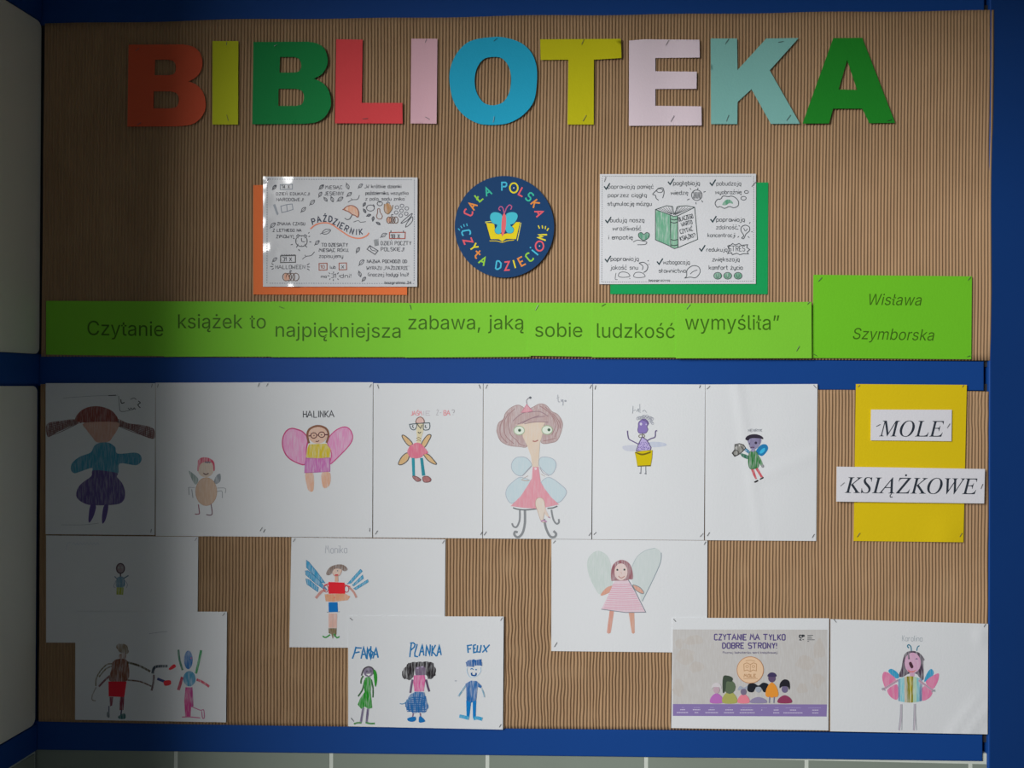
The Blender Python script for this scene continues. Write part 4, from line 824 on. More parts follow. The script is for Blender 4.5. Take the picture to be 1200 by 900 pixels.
f.sub('skirt').fill([(318, 548), (545, 545), (545, 675), (430, 682), (302, 688), (306, 600)], 'v#b264a2', sm=False, line='#98508c', w=.6)
f.sub('top').fill([(345, 415), (510, 408), (552, 460), (545, 540), (440, 548), (316, 542), (325, 460)], 'c#bca80c', sm=False)
f.sub('face').fill(ell(428, 325, 92, 84, 22), 'w#ceA490', sm=False)
f.sub('hair').line([(345, 405), (328, 330), (350, 268), (428, 238), (505, 262), (532, 325), (512, 400)], 2.4, '#76503e')
g = f.sub('glasses'); g.line(ell(390, 330, 28, 26, 16), 1.0, '#50262c', True); g.line(ell(466, 322, 30, 26, 16), 1.0, '#50262c', True); g.line([(340, 335), (362, 332)], 1.3, '#501e30'); g.line([(418, 328), (436, 326)], 1, '#50262c'); g.line([(496, 322), (525, 322)], 1.3, '#501e30')
g.dot(392, 330, 6, '#503c30'); g.dot(464, 324, 6, '#3c4040'); g.line([(408, 384), (425, 388), (442, 378)], 1.0, '#5c342c')
f.build()

# 4 figure with glasses and four wings
sh = sheet([(437.6, 449), (566, 449.5), (565.2, 631), (437.2, 630)], 5.0, 'drawing of a thin figure in glasses with four tan wings, pink shirt, teal legs', 4, 1.05, staples=[(443, 453, 110, 5), (562, 453, 110, 5), (441, 624, 60, 5), (564, 625, 60, 4)])
sh.fr = (450, 460, 7.5)
t = part(sh, 'written_word'); t.text('JAŚM', 238, 200, 100, 36, .9, '#d08c94'); t.text('IE', 350, 200, 65, 36, .8, '#b8b4ba'); t = part(sh, 'written_word'); t.text('Ż-', 460, 198, 50, 42, .8, '#b4b4b8'); t.text('BA', 525, 200, 60, 42, .9, '#d08c94'); t.text('?', 596, 198, 28, 46, .9, '#a8a8ac')
f = Ink(sh, 'winged_figure_drawing')
for P in ([(158, 385), (175, 375), (220, 410), (250, 450), (225, 470), (190, 440)], [(330, 450), (370, 385), (400, 368), (413, 382), (390, 430), (355, 482)], [(205, 530), (165, 555), (135, 600), (128, 632), (160, 632), (205, 600), (222, 555)], [(348, 540), (390, 545), (430, 585), (462, 628), (430, 625), (380, 590)]):
    f.sub('wing').fill(P, 'w#d4b07c', line='#4c4e52', w=1.0)
f.sub('head').fill([(285, 250), (300, 218), (335, 218), (350, 250), (348, 330), (328, 400), (322, 445), (288, 445), (290, 400), (284, 330)], 'w#e4cca8')
f.sub('hair').fill([(284, 268), (288, 232), (318, 215), (346, 232), (350, 266)], 'w#e8b4ac', line='#7a5a50', w=1)
g = f.sub('glasses'); g.line([(222, 280), (300, 272), (400, 266)], 1.0, '#3c5058'); g.line([(222, 280), (238, 318), (265, 328), (285, 305), (290, 275)], .9, '#3c5058'); g.line([(345, 272), (348, 325), (390, 326), (403, 300), (400, 266)], .9, '#3c5058'); g.line([(255, 285), (250, 300), (262, 312)], .9, '#444c50'); g.line([(365, 285), (362, 305), (378, 308)], .9, '#444c50')
f.line([(290, 275), (322, 316), (332, 284)], .9, '#4c4a48', sm=False); f.line([(298, 345), (312, 358), (325, 345)], .9, '#4c4a48'); f.line([(284, 405), (305, 395), (325, 408)], .8, '#8a7a5c'); f.line([(284, 425), (305, 415), (322, 428)], .7, '#8a7a5c')
f.sub('shirt').fill([(250, 455), (290, 440), (330, 455), (370, 500), (387, 532), (350, 545), (320, 572), (240, 576), (205, 525), (220, 480)], 'w#d8748c')
f.sub('leg').fill([(243, 575), (268, 575), (272, 735), (250, 735)], '#2c8c9c', sm=False); f.sub('leg').fill([(317, 575), (341, 575), (362, 728), (334, 732)], '#2c8494', sm=False)
f.sub('shoe').fill([(253, 735), (290, 740), (324, 768), (292, 782), (262, 758)], 'w#a07070', line='#6c4c50', w=.8); f.sub('shoe').fill([(340, 745), (380, 735), (412, 760), (400, 784), (352, 786)], 'w#a86c6c', line='#6c4c50', w=.8)
f.build()

# 5 big-haired girl on a stool
sh = sheet([(566.6, 449.5), (694.4, 450), (693, 632), (566, 631)], 5.8, 'drawing of a big-haired green-eyed girl in a pink dress seated on a stool', 5, staples=[(570, 453, 70, 5), (692, 453, 70, 5), (568.5, 625, 60, 5), (691, 626, 60, 4)])
sh.fr = (570, 450, 9)
f = Ink(sh, 'girl_drawing')
h = f.sub('hair')
h.fill([(430, 655), (340, 660), (230, 645), (150, 600), (115, 520), (110, 480), (130, 410), (180, 370), (200, 310), (260, 250), (330, 222), (380, 240), (420, 270), (480, 250), (560, 210), (630, 225), (690, 290), (750, 320), (800, 400), (795, 480), (750, 590), (680, 620), (580, 620), (560, 500), (400, 500)], 'v#b8a0a0', line='#9c8888', w=.7)
for P in ([(200, 340), (150, 430), (150, 540), (220, 620)], [(240, 300), (190, 400), (200, 540), (290, 630)], [(300, 260), (230, 350), (250, 520), (330, 600)], [(620, 240), (700, 330), (760, 440), (720, 560)], [(560, 230), (660, 300), (730, 420), (690, 540)], [(700, 310), (770, 400), (780, 470)], [(320, 600), (360, 640), (410, 650)], [(600, 600), (660, 590), (730, 570)]): h.line(P, .8, '#98787a')
sh.fr = (570, 530, 8.18)
for P in ([(435, 120), (380, 52), (290, 50), (245, 100), (243, 160), (280, 210), (340, 225), (400, 170)], [(505, 120), (520, 52), (600, 50), (655, 80), (667, 140), (620, 215), (560, 190)], [(430, 280), (330, 240), (270, 270), (200, 340), (188, 420), (240, 490), (330, 430), (400, 340)], [(530, 280), (600, 240), (700, 300), (767, 370), (740, 440), (680, 482), (600, 420), (540, 320)]):
    f.sub('wing').fill(P, 'w#c2d4dc', line='#a2acb8', w=.7)
st = f.sub('stool'); SG = '#84888c'
for P, w_ in (([(320, 555), (318, 650), (290, 715), (258, 710), (246, 680)], 2.0), ([(368, 556), (368, 680), (345, 775), (302, 815), (268, 790), (275, 762), (300, 768)], 2.7), ([(552, 640), (572, 730), (610, 805), (652, 812), (668, 782), (642, 755)], 2.7), ([(622, 550), (640, 640), (670, 685), (695, 672), (692, 640)], 2.0)): st.line(P, w_, SG)
st.line([(255, 532), (300, 546), (380, 552), (480, 542)], 1.5, '#6c7074'); st.line([(585, 538), (640, 532), (680, 516)], 1.5, '#6c7074')
f.sub('dress').fill([(445, 135), (500, 135), (520, 285), (560, 350), (620, 430), (695, 500), (560, 530), (470, 540), (350, 532), (232, 515), (330, 420), (400, 310), (435, 250)], 'w#e498a6', sm=False)
l = f.sub('leg'); l.fill([(480, 450), (515, 435), (550, 460), (562, 540), (545, 640), (560, 668), (525, 662), (490, 560), (470, 500)], 'w#e2d0c4', line='#b09888', w=.5); l = f.sub('leg'); l.fill([(555, 500), (575, 560), (600, 615), (590, 620), (560, 590)], 'w#dcc8bc')
l.line([(590, 620), (612, 628)], 1.2, '#b08ca0'); f.line([(522, 662), (550, 655), (578, 668)], 1.8, '#b48cac')
f.line([(345, 225), (430, 130)], .7, '#9c9ca4'); f.line([(335, 262), (370, 272), (410, 270)], .8, '#b0988c'); f.line([(400, 225), (345, 255)], .6, '#b0a49c'); f.line([(510, 145), (545, 200), (600, 225)], .7, '#9c9ca4'); f.line([(525, 210), (560, 230)], .6, '#b0a49c'); f.dot(472, 158, 12, '#e0ccd0')
sh.fr = (570, 450, 9)
f.sub('face').fill([(300, 425), (450, 400), (620, 400), (600, 450), (590, 540), (565, 620), (555, 760), (548, 875), (485, 875), (470, 760), (430, 650), (385, 560), (370, 450)], 'w#e6cab8', sm=False)
fr_ = f.sub('hair'); fr_.fill([(280, 400), (340, 330), (440, 290), (540, 260), (640, 330), (690, 400), (560, 402), (440, 405), (330, 430)], 'w#baa2a2')
for P in ([(330, 425), (440, 375), (560, 330)], [(380, 415), (480, 360), (620, 340)], [(400, 420), (520, 400), (650, 402)], [(440, 300), (560, 290), (650, 340)], [(280, 390), (360, 320), (440, 290)]): fr_.line(P, .8, '#907880')
for ex, ey, px_ in ((345, 490, 350), (640, 485, 660)):
    e = f.sub('eye'); e.fill(ell(ex, ey, 56, 46, 20), '#d2dcd0', sm=False, line='#a0b094', w=1.0); e.dot(px_, ey-2, 17, '#5c7864'); e.dot(px_, ey-2, 8, '#38443c')
f.line([(488, 600), (515, 606), (545, 592)], 1.3, '#a8706c')
f.line([(430, 215), (422, 175), (450, 142)], .7, '#8c8890'); f.dot(462, 144, 13, '#646870')
f.sub('tiara').fill([(370, 300), (425, 215), (485, 285), (430, 296)], 'w#d89ca8', sm=False, line='#c07c90', w=.7)
f.line([(750, 112), (756, 182), (775, 186)], .9, '#b0b4ba'); f.line([(738, 150), (765, 140)], .7, '#b0b4ba'); f.line([(785, 160), (792, 182), (805, 165), (806, 225)], .9, '#a8acb4'); f.dot(832, 178, 11, '#9ca0a8')
f.build()

# 6 purple figure in a yellow skirt
sh = sheet([(695, 450), (826.2, 450.5), (825, 633), (694, 632)], 5.0, 'drawing of a small purple stick-armed figure in a yellow skirt', 6, staples=[(697.5, 454, 80, 5), (820, 453, 70, 4), (697, 625, 50, 4), (822, 627, 50, 5)])
sh.fr = (715, 470, 9)
f = Ink(sh, 'winged_figure_drawing'); PU = '#665a84'
f.sub('wing').fill([(130, 480), (200, 465), (285, 470), (265, 525), (160, 522)], 'w#c6cad8'); f.sub('wing').fill([(410, 435), (500, 430), (580, 445), (590, 470), (500, 485), (425, 482)], 'w#c0c8da')
h = f.sub('hair')
for i in range(12): h.line(ell(290+i*14, 190-26*math.sin(i*.3)+R.uniform(-8, 8), 13, 15, 9), .55, '#8c909c', True)
for i in range(4): h.line(ell(420+i*9, 200+i*12, 12, 12, 8), .5, '#9a9eaa', True)
hd = f.sub('head'); hd.fill([(345, 190), (302, 225), (297, 270), (292, 310), (310, 338), (372, 338), (398, 300), (388, 270), (406, 235), (385, 200)], '#8474b0', line=PU, w=.8); hd.dot(325, 242, 13, '#c8c4dc', 16); hd.dot(380, 246, 8, '#b4b0d0'); hd.line([(335, 195), (385, 215), (400, 250)], 1.2, PU)
f.line([(340, 335), (342, 380)], .9, '#5c5850'); f.line(ell(322, 370, 20, 15, 10), .9, '#7a7468', True); f.line(ell(352, 368, 13, 14, 10), .9, '#7a7468', True)
b = f.sub('body'); b.fill([(338, 378), (300, 450), (276, 525), (350, 530), (425, 518), (432, 490), (385, 410)], '#b0a4d0', sm=False, line='#5a5070', w=1.0)
for i in range(38): x_ = R.uniform(295, 415); y_ = R.uniform(430, 515); b.line([(x_, y_), (x_+R.uniform(-9, 9), y_+8)], .7, '#6c5ca0')
f.sub('arm').line([(300, 455), (240, 425), (198, 400), (186, 360), (182, 312)], 1.2, PU); f.sub('arm').line([(385, 420), (430, 395), (472, 378), (478, 320), (495, 312)], 1.2, PU)
s_ = f.sub('skirt'); s_.fill([(262, 540), (350, 525), (445, 520), (440, 600), (425, 685), (290, 688), (275, 600)], '#c8b40c', sm=False, line='#a89a30', w=.6); s_.line([(268, 540), (310, 556), (360, 558), (430, 535)], 1.3, '#6a5c18'); s_.line([(275, 548), (340, 570), (425, 545)], .7, '#7a6c18'); s_.line([(290, 686), (425, 680)], 1.0, '#5c5430')
for P in ([(325, 690), (322, 760)], [(374, 688), (376, 765)]): l = f.sub('leg'); l.line(P, .8, '#80848c'); l.dot(P[1][0]-4, P[1][1], 10, '#787c84', 7)
f.line([(240, 50), (235, 130)], .5, FA); f.line([(240, 100), (270, 92)], .5, FA); f.line([(278, 110), (295, 80), (300, 112), (318, 118)], .6, FA); f.line([(310, 30), (312, 110)], .5, FA); f.line([(340, 110), (360, 95), (382, 120)], .6, FA)
f.build()

# 7 boy with a camera
sh = sheet([(826.6, 450.5), (958, 450), (956.5, 634), (826.2, 633)], 5.8, 'drawing of a small boy in a cap and green jumper holding a camera', 7, nx=26, ny=30, rip=.9, staples=[(830, 454, 50, 5), (955, 453, 130, 5), (830, 626, 60, 5), (953, 628, 60, 5)], gain=.98,
           curl=lambda u, v: 1.3*math.exp(-((u-.28-.22*v)/.035)**2)*(1-.6*v)+.9*math.exp(-((v-.62+.3*(u-.4))/.03)**2)*sstep(.35, .5, u))
sh.fr = (845, 490, 10); sh.step = .00002
f = Ink(sh, 'winged_boy_drawing')
w = f.sub('wing'); w.fill([(410, 400), (430, 350), (480, 308), (530, 310), (552, 350), (530, 400), (475, 445)], '#2478ac'); w.fill([(450, 400), (480, 362), (515, 350), (508, 388), (470, 416)], '#3cb0da')
w = f.sub('wing'); w.fill([(250, 355), (290, 350), (345, 400), (335, 420), (300, 400)], '#3c7ca0'); w.line([(270, 365), (330, 400)], 1.0, '#a8bccc')
f.sub('leg').fill([(350, 600), (382, 595), (400, 650), (422, 712), (402, 716), (372, 660)], 'w#cc5660', sm=False); f.sub('leg').fill([(400, 592), (430, 580), (460, 635), (492, 690), (466, 697), (430, 640)], 'w#cc5660', sm=False)
f.sub('shoe').fill([(385, 748), (405, 735), (428, 724), (437, 738), (402, 756)], '#2c2a2c'); f.sub('shoe').fill([(450, 715), (472, 700), (495, 690), (497, 704), (462, 720)], '#2c2a2c')
f.sub('sleeve').fill([(225, 410), (320, 440), (322, 482), (250, 455)], 'c#35705c'); f.sub('sleeve').fill([(420, 430), (450, 450), (490, 540), (466, 560), (440, 505)], 'c#3c8448')
f.sub('jumper').fill([(330, 410), (370, 385), (410, 390), (435, 440), (442, 560), (400, 590), (340, 592), (318, 520)], 'c#2a7c3a', line='#2a6034', w=.5)
c_ = f.sub('camera'); c_.fill([(130, 410), (160, 370), (162, 310), (215, 298), (262, 312), (288, 350), (250, 392), (200, 430), (158, 448)], 'c#8a8a84', line='#3a3a3a', w=.9, sm=False); c_.line(ell(175, 408, 32, 30, 12), .9, '#444', True) if False else c_.line(ell(175, 408, 32, 30, 12), .9, '#444444', True); c_.line([(170, 320), (230, 330), (262, 370)], .9, '#444444'); c_.dot(215, 322, 9, '#d0d0cc'); c_.dot(172, 348, 8, '#c8c8c4')
f.dot(487, 562, 17, 'c#8a8c90', 20)
fc = f.sub('face'); fc.fill([(318, 240), (462, 238), (455, 310), (405, 360), (350, 362), (325, 310)], 'w#8a84a8'); fc.fill([(345, 372), (400, 365), (385, 392), (360, 392)], '#9a94b4'); fc.dot(340, 300, 14, '#3a3448'); fc.dot(408, 290, 16, '#3a3448'); fc.line([(345, 345), (365, 340), (388, 345)], 1.2, '#50304c'); fc.line([(450, 245), (445, 300)], 1, '#6a6480')
f.sub('cap').fill([(285, 248), (300, 215), (350, 192), (420, 190), (480, 215), (492, 245), (440, 236), (350, 236), (318, 262)], '#332e3c')
f.text('HENRYK', 318, 158, 165, 30, .5, '#9ca0a6')
f.build()

# 8 tiny figure, landscape sheet
sh = sheet([(54, 627.5), (232.3, 629), (231.2, 754), (54, 753)], 4.9, 'wide drawing sheet with one tiny figure in a blue shirt and olive skirt', 8, 1.9, A=.9, staples=[(229.5, 632, 60, 4)])
sh.fr = (60, 625, 5.714)
f = Ink(sh, 'small_figure_drawing')
f.sub('head').fill(ell(464, 235, 27, 33, 16), 'w#6a5c60', sm=False, line='#3c3036', w=1.3); f.dot(452, 230, 6, '#707474', 9); f.dot(474, 228, 6, '#707474', 9); f.line([(464, 268), (464, 296)], 1.5, '#3c3036')
f.sub('shirt').fill([(442, 298), (484, 294), (490, 355), (436, 360)], 'c#46687c'); f.sub('arm').line([(440, 305), (425, 288)], 1.2, '#50606c'); f.sub('arm').line([(485, 302), (518, 282)], 1.4, '#485a68')
f.line([(435, 315), (418, 355), (430, 362)], .6, '#6c7480'); f.line([(492, 315), (510, 340), (505, 365)], .6, '#6c7480')
f.sub('skirt').fill([(437, 362), (486, 362), (482, 412), (437, 410)], 'c#76802c', sm=False); f.line([(100, 110), (108, 70), (130, 60)], .5, '#8c929a'); f.scrib(140, 62, 320, 78, 16, .45, '#8c929a')
f.build()

# 9 two figures
sh = sheet([(88.3, 716.5), (266, 716.8), (264.8, 846.5), (88, 843.5)], 6.4, 'drawing of a big man in red shorts reaching towards a slim blue-headed figure', 9, 1.6, A=1.2, staples=[(262, 720, 50, 4)])
sh.fr = (100, 740, 7.5)
f = Ink(sh, 'man_drawing')
for dx, dy, r in ((330, 150, 46), (300, 135, 30), (355, 175, 28)): f.fill(ell(dx, dy, r, r*.9, 14), 'x#746450', sm=False)
f.fill([(300, 200), (355, 195), (350, 245), (305, 248)], 'x#86685c')
for P in ([(240, 285), (190, 290), (130, 350), (95, 420), (92, 480)], [(245, 300), (180, 330), (120, 400)]): f.line(P, 1.6, 'x#6c6450')
f.sub('arm').line([(215, 390), (170, 430), (118, 485)], 2.2, 'c#6c4448'); f.line([(95, 490), (62, 560), (60, 600), (90, 610)], 1.2, 'x#78706a')
f.sub('torso').fill([(240, 270), (290, 242), (372, 262), (372, 430), (215, 436), (230, 330)], 'c#6c4434')
f.sub('arm').line([(370, 272), (470, 300), (572, 352)], 2.4, 'c#484230'); f.sub('arm').line([(370, 428), (480, 440), (580, 482)], 1.7, 'c#5c4438')
f.sub('shorts').fill([(203, 440), (362, 440), (342, 577), (205, 570)], '#b41c2c', sm=False)
f.sub('leg').fill([(213, 575), (246, 575), (236, 650), (216, 660)], 'c#702c3c', sm=False); f.sub('leg').fill([(305, 575), (342, 575), (336, 690), (300, 692)], 'c#702c3c', sm=False)
f.line([(208, 655), (206, 740)], 1.3, '#4c5060'); f.line([(318, 690), (312, 745)], 1.6, '#3c3c50'); f.fill([(190, 715), (210, 705), (212, 755), (192, 750)], 'c#3c4c54'); f.fill([(290, 745), (345, 720), (352, 765), (300, 768)], 'c#2c5858')
g = f.sub('tool'); g.line([(592, 370), (600, 330), (628, 308), (722, 304)], 3.2, 'c#343c48'); g.line([(602, 380), (598, 450), (582, 520)], 2.4, 'c#5c4a4c'); g.line([(632, 415), (700, 442)], 3.0, '#343c64'); g.fill([(735, 325), (778, 288), (795, 312), (748, 338)], '#c42c34'); g.fill([(690, 438), (745, 430), (750, 465), (700, 477)], '#c42c34')
f.build()
sh.gain = 1.35
f = Ink(sh, 'slim_figure_drawing')
f.sub('arm').line([(818, 160), (828, 250), (855, 340)], 2.4, 'c#3c705c'); f.sub('arm').line([(1018, 165), (1000, 250), (972, 370)], 2.8, 'c#2c8850')
f.sub('head').fill(ell(905, 250, 38, 82, 18), 'c#3468a0', sm=False); f.dot(930, 235, 8, '#a06a90')
f.sub('body').fill(ell(915, 415, 54, 68, 18), 'c#4484a4', sm=False)
f.sub('arm').line([(852, 400), (838, 450), (818, 515)], 3.4, 'c#a03c50'); f.sub('arm').line([(978, 422), (1030, 445), (1090, 485)], 2.8, 'c#b04458')
f.sub('leg').fill([(880, 490), (918, 492), (930, 620), (925, 750), (878, 748), (870, 620)], 'v#b03c78', sm=False); f.sub('leg').fill([(915, 492), (942, 490), (950, 655), (930, 668)], 'v#a03c78', sm=False)
f.line([(935, 660), (1010, 692), (1040, 690), (1046, 755), (1030, 760), (1022, 700)], 1.0, '#a05c80'); f.line([(850, 752), (930, 752), (1010, 760)], 1.2, '#a86484')
f.line([(560, 20), (640, 8), (720, 0)], .5, '#8c9098')
f.build()

# 10 feather-winged figure
sh = sheet([(341.5, 629.8), (522, 632), (521, 760), (339, 758.5)], 5.0, 'wide drawing of a figure with blue feather wings, red shirt and green curled boots', 10, 1.08, A=1.3, staples=[(344.5, 633, 60, 4), (519.5, 635, 60, 4)])
sh.fr = (345, 635, 7.5)
t = Ink(sh, 'lettering'); t.text('Monika', 278, 100, 190, 66, .75, '#a2a6ae', rot=-1); t.build()
f = Ink(sh, 'winged_figure_drawing')
for P in ([(105, 160), (130, 180), (200, 265), (270, 362), (240, 360), (170, 290), (105, 225)], [(95, 255), (120, 252), (200, 320), (288, 420), (270, 425), (180, 360), (100, 290)], [(100, 325), (130, 332), (212, 402), (205, 440), (110, 372)]): f.sub('wing').fill(P, 'c#3c94be', sm=False, line='#2c7098', w=.5)
for P in ([(580, 240), (598, 258), (500, 362), (462, 372)], [(600, 290), (608, 322), (522, 388), (508, 380)], [(645, 330), (652, 352), (540, 422), (520, 410)]): f.sub('wing').fill(P, 'c#3c9cc4', sm=False, line='#2c7098', w=.4)
f.sub('leg').fill([(300, 628), (376, 628), (373, 756), (300, 756)], 'v#d8aca0', sm=False); f.line([(338, 630), (336, 756)], .6, '#b89488'); f.line([(285, 618), (400, 614)], .8, '#8c9098')
b = f.sub('boot'); b.fill([(298, 760), (372, 758), (370, 812), (335, 852), (325, 812), (300, 802)], 'c#7a6a4c', sm=False); b.line([(248, 828), (275, 840), (315, 815)], 1.7, '#3c8c44'); b.line([(348, 808), (372, 842), (396, 832)], 1.7, '#3c8c44')
f.sub('belly').fill([(265, 460), (445, 455), (490, 480), (470, 512), (340, 527), (275, 522)], 'w#e09c78', sm=False)
f.dot(350, 490, 9, '#d07c64')
f.sub('shorts').fill([(299, 532), (379, 530), (383, 615), (302, 617)], '#0c6cb4', sm=False)
f.sub('arm').line([(275, 420), (235, 440), (188, 495)], 3.0, 'w#c48c84'); f.sub('arm').line([(480, 400), (520, 440), (546, 490)], 2.4, 'w#c49084')
f.line([(262, 382), (300, 368)], 1.2, '#c83040'); f.line(ell(278, 412, 20, 30, 12), .9, '#a8505c', True); f.line(ell(458, 415, 20, 28, 12), .9, '#a8505c', True); f.line([(440, 378), (490, 395)], 1.2, '#c83040')
f.sub('shirt').fill([(300, 352), (440, 358), (446, 455), (300, 456)], '#d42430', sm=False)
f.fill([(356, 298), (384, 298), (386, 352), (355, 350)], 'w#dca890', sm=False)
f.sub('face').fill([(335, 242), (412, 238), (402, 288), (365, 304), (340, 286)], 'w#e0beb0', line='#b08878', w=.5); f.line([(355, 293), (385, 291)], 1.6, '#c0303c'); f.dot(380, 254, 5, '#5c6870')
f.sub('hair').fill([(280, 272), (310, 225), (370, 200), (430, 203), (468, 240), (440, 258), (400, 238), (352, 238), (322, 285), (288, 292)], 'c#7c685e')
f.line([(475, 662), (512, 680)], 1.3, '#8c8c98')
f.build()

# 11 three figures with names
sh = sheet([(408, 722), (590.3, 722.5), (589.3, 855), (408, 851.2)], 6.6, 'drawing of three named children in green, pink with blue skirt, and blue', 11, A=1.4, staples=[(411.5, 725.5, 140, 4), (587.5, 725.5, 60, 4), (413, 843.5, 130, 5), (586, 850.5, 60, 4)], hx='#cfd3da')
sh.fr = (405, 745, 8.18)
BL = '#2272aa'
t = part(sh, 'written_name')
for P in ([(100, 105), (85, 165), (65, 220)], [(90, 115), (155, 118)], [(85, 165), (135, 155)], [(148, 220), (172, 108), (200, 218)], [(152, 182), (192, 176)], [(205, 225), (208, 112), (240, 225), (242, 100)], [(212, 160), (240, 120)], [(225, 130), (262, 160), (240, 222)], [(262, 218), (275, 170), (292, 115), (312, 212)], [(270, 180), (306, 176)]): t.line(P, 1.7, BL, sm=False)
sh.fr = (460, 745, 8.18)
t = part(sh, 'written_name')
for P in ([(165, 205), (172, 140), (180, 75)], [(168, 70), (200, 68), (217, 85), (205, 112), (170, 142)], [(237, 80), (212, 170), (214, 196), (246, 202)], [(255, 196), (285, 85), (300, 190)], [(262, 155), (298, 150)], [(318, 196), (325, 92), (357, 190), (362, 84)], [(375, 196), (380, 95)], [(412, 88), (380, 150), (422, 198)], [(425, 196), (448, 90), (466, 186)], [(430, 160), (462, 152)]): t.line(P, 1.6, BL, sm=False)
t = part(sh, 'written_name')
for P in ([(725, 165), (718, 95), (762, 88)], [(722, 128), (752, 122)], [(775, 90), (778, 162), (806, 155)], [(775, 92), (800, 86)], [(776, 125), (796, 120)], [(815, 92), (808, 155), (838, 157), (850, 88)], [(872, 90), (905, 158)], [(930, 86), (895, 125), (860, 160)]): t.line(P, 1.6, BL, sm=False)
sh.fr = (405, 745, 8.18)
f = Ink(sh, 'green_girl_drawing')
f.sub('head').fill(ell(220, 348, 48, 46, 18), 'w#7a7088', sm=False); f.line([(152, 382), (175, 320), (220, 298), (262, 318), (272, 372)], 1.6, '#4c484e'); f.fill([(193, 366), (245, 364), (222, 386)], '#dcdce0', sm=False); f.line([(196, 345), (208, 336), (216, 346)], .8, '#3c3a44'); f.line([(232, 343), (242, 335), (250, 343)], .8, '#3c3a44')
h = f.sub('hair'); h.fill([(268, 328), (295, 350), (303, 420), (288, 492), (275, 440)], '#2f8c30'); h.line([(168, 385), (150, 420), (147, 460)], 1.8, '#4c6c4c')
f.sub('arm').line([(185, 425), (162, 515), (120, 582)], 1.7, '#3c6440'); f.sub('arm').line([(245, 420), (262, 500), (262, 592)], 1.6, '#3c6440')
f.sub('leg').line([(170, 690), (145, 832)], 2.6, 'v#6a6080'); f.sub('leg').line([(215, 698), (200, 835)], 2.6, 'v#6a6080')
f.sub('dress').fill([(185, 405), (220, 390), (240, 400), (250, 450), (240, 540), (255, 690), (222, 702), (185, 680), (150, 702), (115, 660), (140, 600), (182, 540), (172, 470)], 'v#1c9020', sm=False)
f.line([(80, 845), (115, 835), (152, 836)], 2.0, '#5c8c5c'); f.line([(192, 832), (235, 842), (280, 840)], 2.0, '#4c8850')
f.build()
sh.fr = (460, 745, 8.18)
f = Ink(sh, 'pink_girl_drawing')
f.sub('hair').fill([(250, 248), (150, 262), (105, 315), (90, 380), (108, 412), (160, 425), (195, 400), (210, 330), (250, 305), (300, 305), (325, 370), (335, 412), (372, 420), (410, 380), (412, 310), (382, 255), (330, 250)], 'c#221c22', jit=.7)
f.sub('face').fill([(225, 305), (310, 302), (316, 372), (280, 382), (222, 378)], 'w#74647c'); f.dot(240, 310, 12, '#a89cb8', 7); f.dot(285, 298, 12, '#a89cb8', 7)
f.sub('arm').line([(192, 420), (180, 480), (170, 548)], 2.4, '#6c5c76'); f.sub('arm').line([(320, 420), (335, 480), (352, 535)], 2.4, '#5c4a66')
f.sub('blouse').fill([(205, 380), (305, 378), (314, 420), (300, 535), (210, 535), (198, 450)], 'v#d45c9c', sm=False)
f.sub('leg').line([(200, 740), (190, 785)], 1.5, '#84708c'); f.sub('leg').line([(265, 740), (268, 785)], 1.5, '#84708c')
sk = f.sub('skirt'); sk.fill([(205, 535), (300, 540), (325, 600), (342, 690), (312, 735), (200, 742), (128, 712), (118, 650), (150, 590)], 'c#1c68a8', jit=.8)
for i in range(8): sk.line([(135+R.uniform(0, 20), 600+i*18), (230, 590+i*19), (325-R.uniform(0, 20), 605+i*17)], .9, '#1c5c9c')
sk.line([(70, 650), (110, 650), (190, 585)], 1.0, '#4c84ac')
f.sub('shoe').fill([(145, 790), (215, 776), (222, 808), (190, 826), (150, 816)], '#146cb0'); f.sub('shoe').fill([(255, 778), (275, 775), (312, 815), (290, 830), (253, 828)], '#146cb0')
f.build()
f = Ink(sh, 'blue_boy_drawing')
f.sub('hair').fill([(703, 255), (720, 240), (760, 230), (850, 226), (856, 292), (800, 288), (760, 300), (705, 296)], 'c#145ca4', jit=.7)
f.line([(718, 300), (712, 340), (735, 390), (770, 398), (815, 380), (845, 340), (842, 300)], .8, '#b0c8dc'); f.line([(745, 322), (760, 314), (775, 325)], .9, BL); f.dot(800, 325, 7, BL); f.line([(756, 355), (762, 378), (795, 380), (800, 356)], 1.6, '#145090')
f.sub('arm').line([(702, 478), (665, 530), (630, 582)], 1.8, 'x#74a4c0'); f.sub('arm').line([(850, 500), (872, 550), (880, 590)], 1.6, 'x#7ca8c0')
f.sub('shirt').fill([(698, 462), (750, 430), (805, 434), (855, 482), (848, 502), (815, 490), (800, 640), (708, 640), (705, 500)], 'v#2468ac', sm=False)
f.sub('leg').fill([(706, 620), (752, 640), (733, 792), (710, 792)], '#1076bc', sm=False); f.sub('leg').fill([(768, 630), (802, 620), (796, 782), (770, 792)], '#1076bc', sm=False)
f.sub('foot').line([(640, 770), (680, 778), (732, 792)], 4.0, 'w#2ca0d0'); f.sub('foot').line([(775, 795), (810, 788), (860, 800)], 4.0, 'w#2ca0d0')
f.dot(604, 432, 10, '#a8aeb8', 6)
f.build()

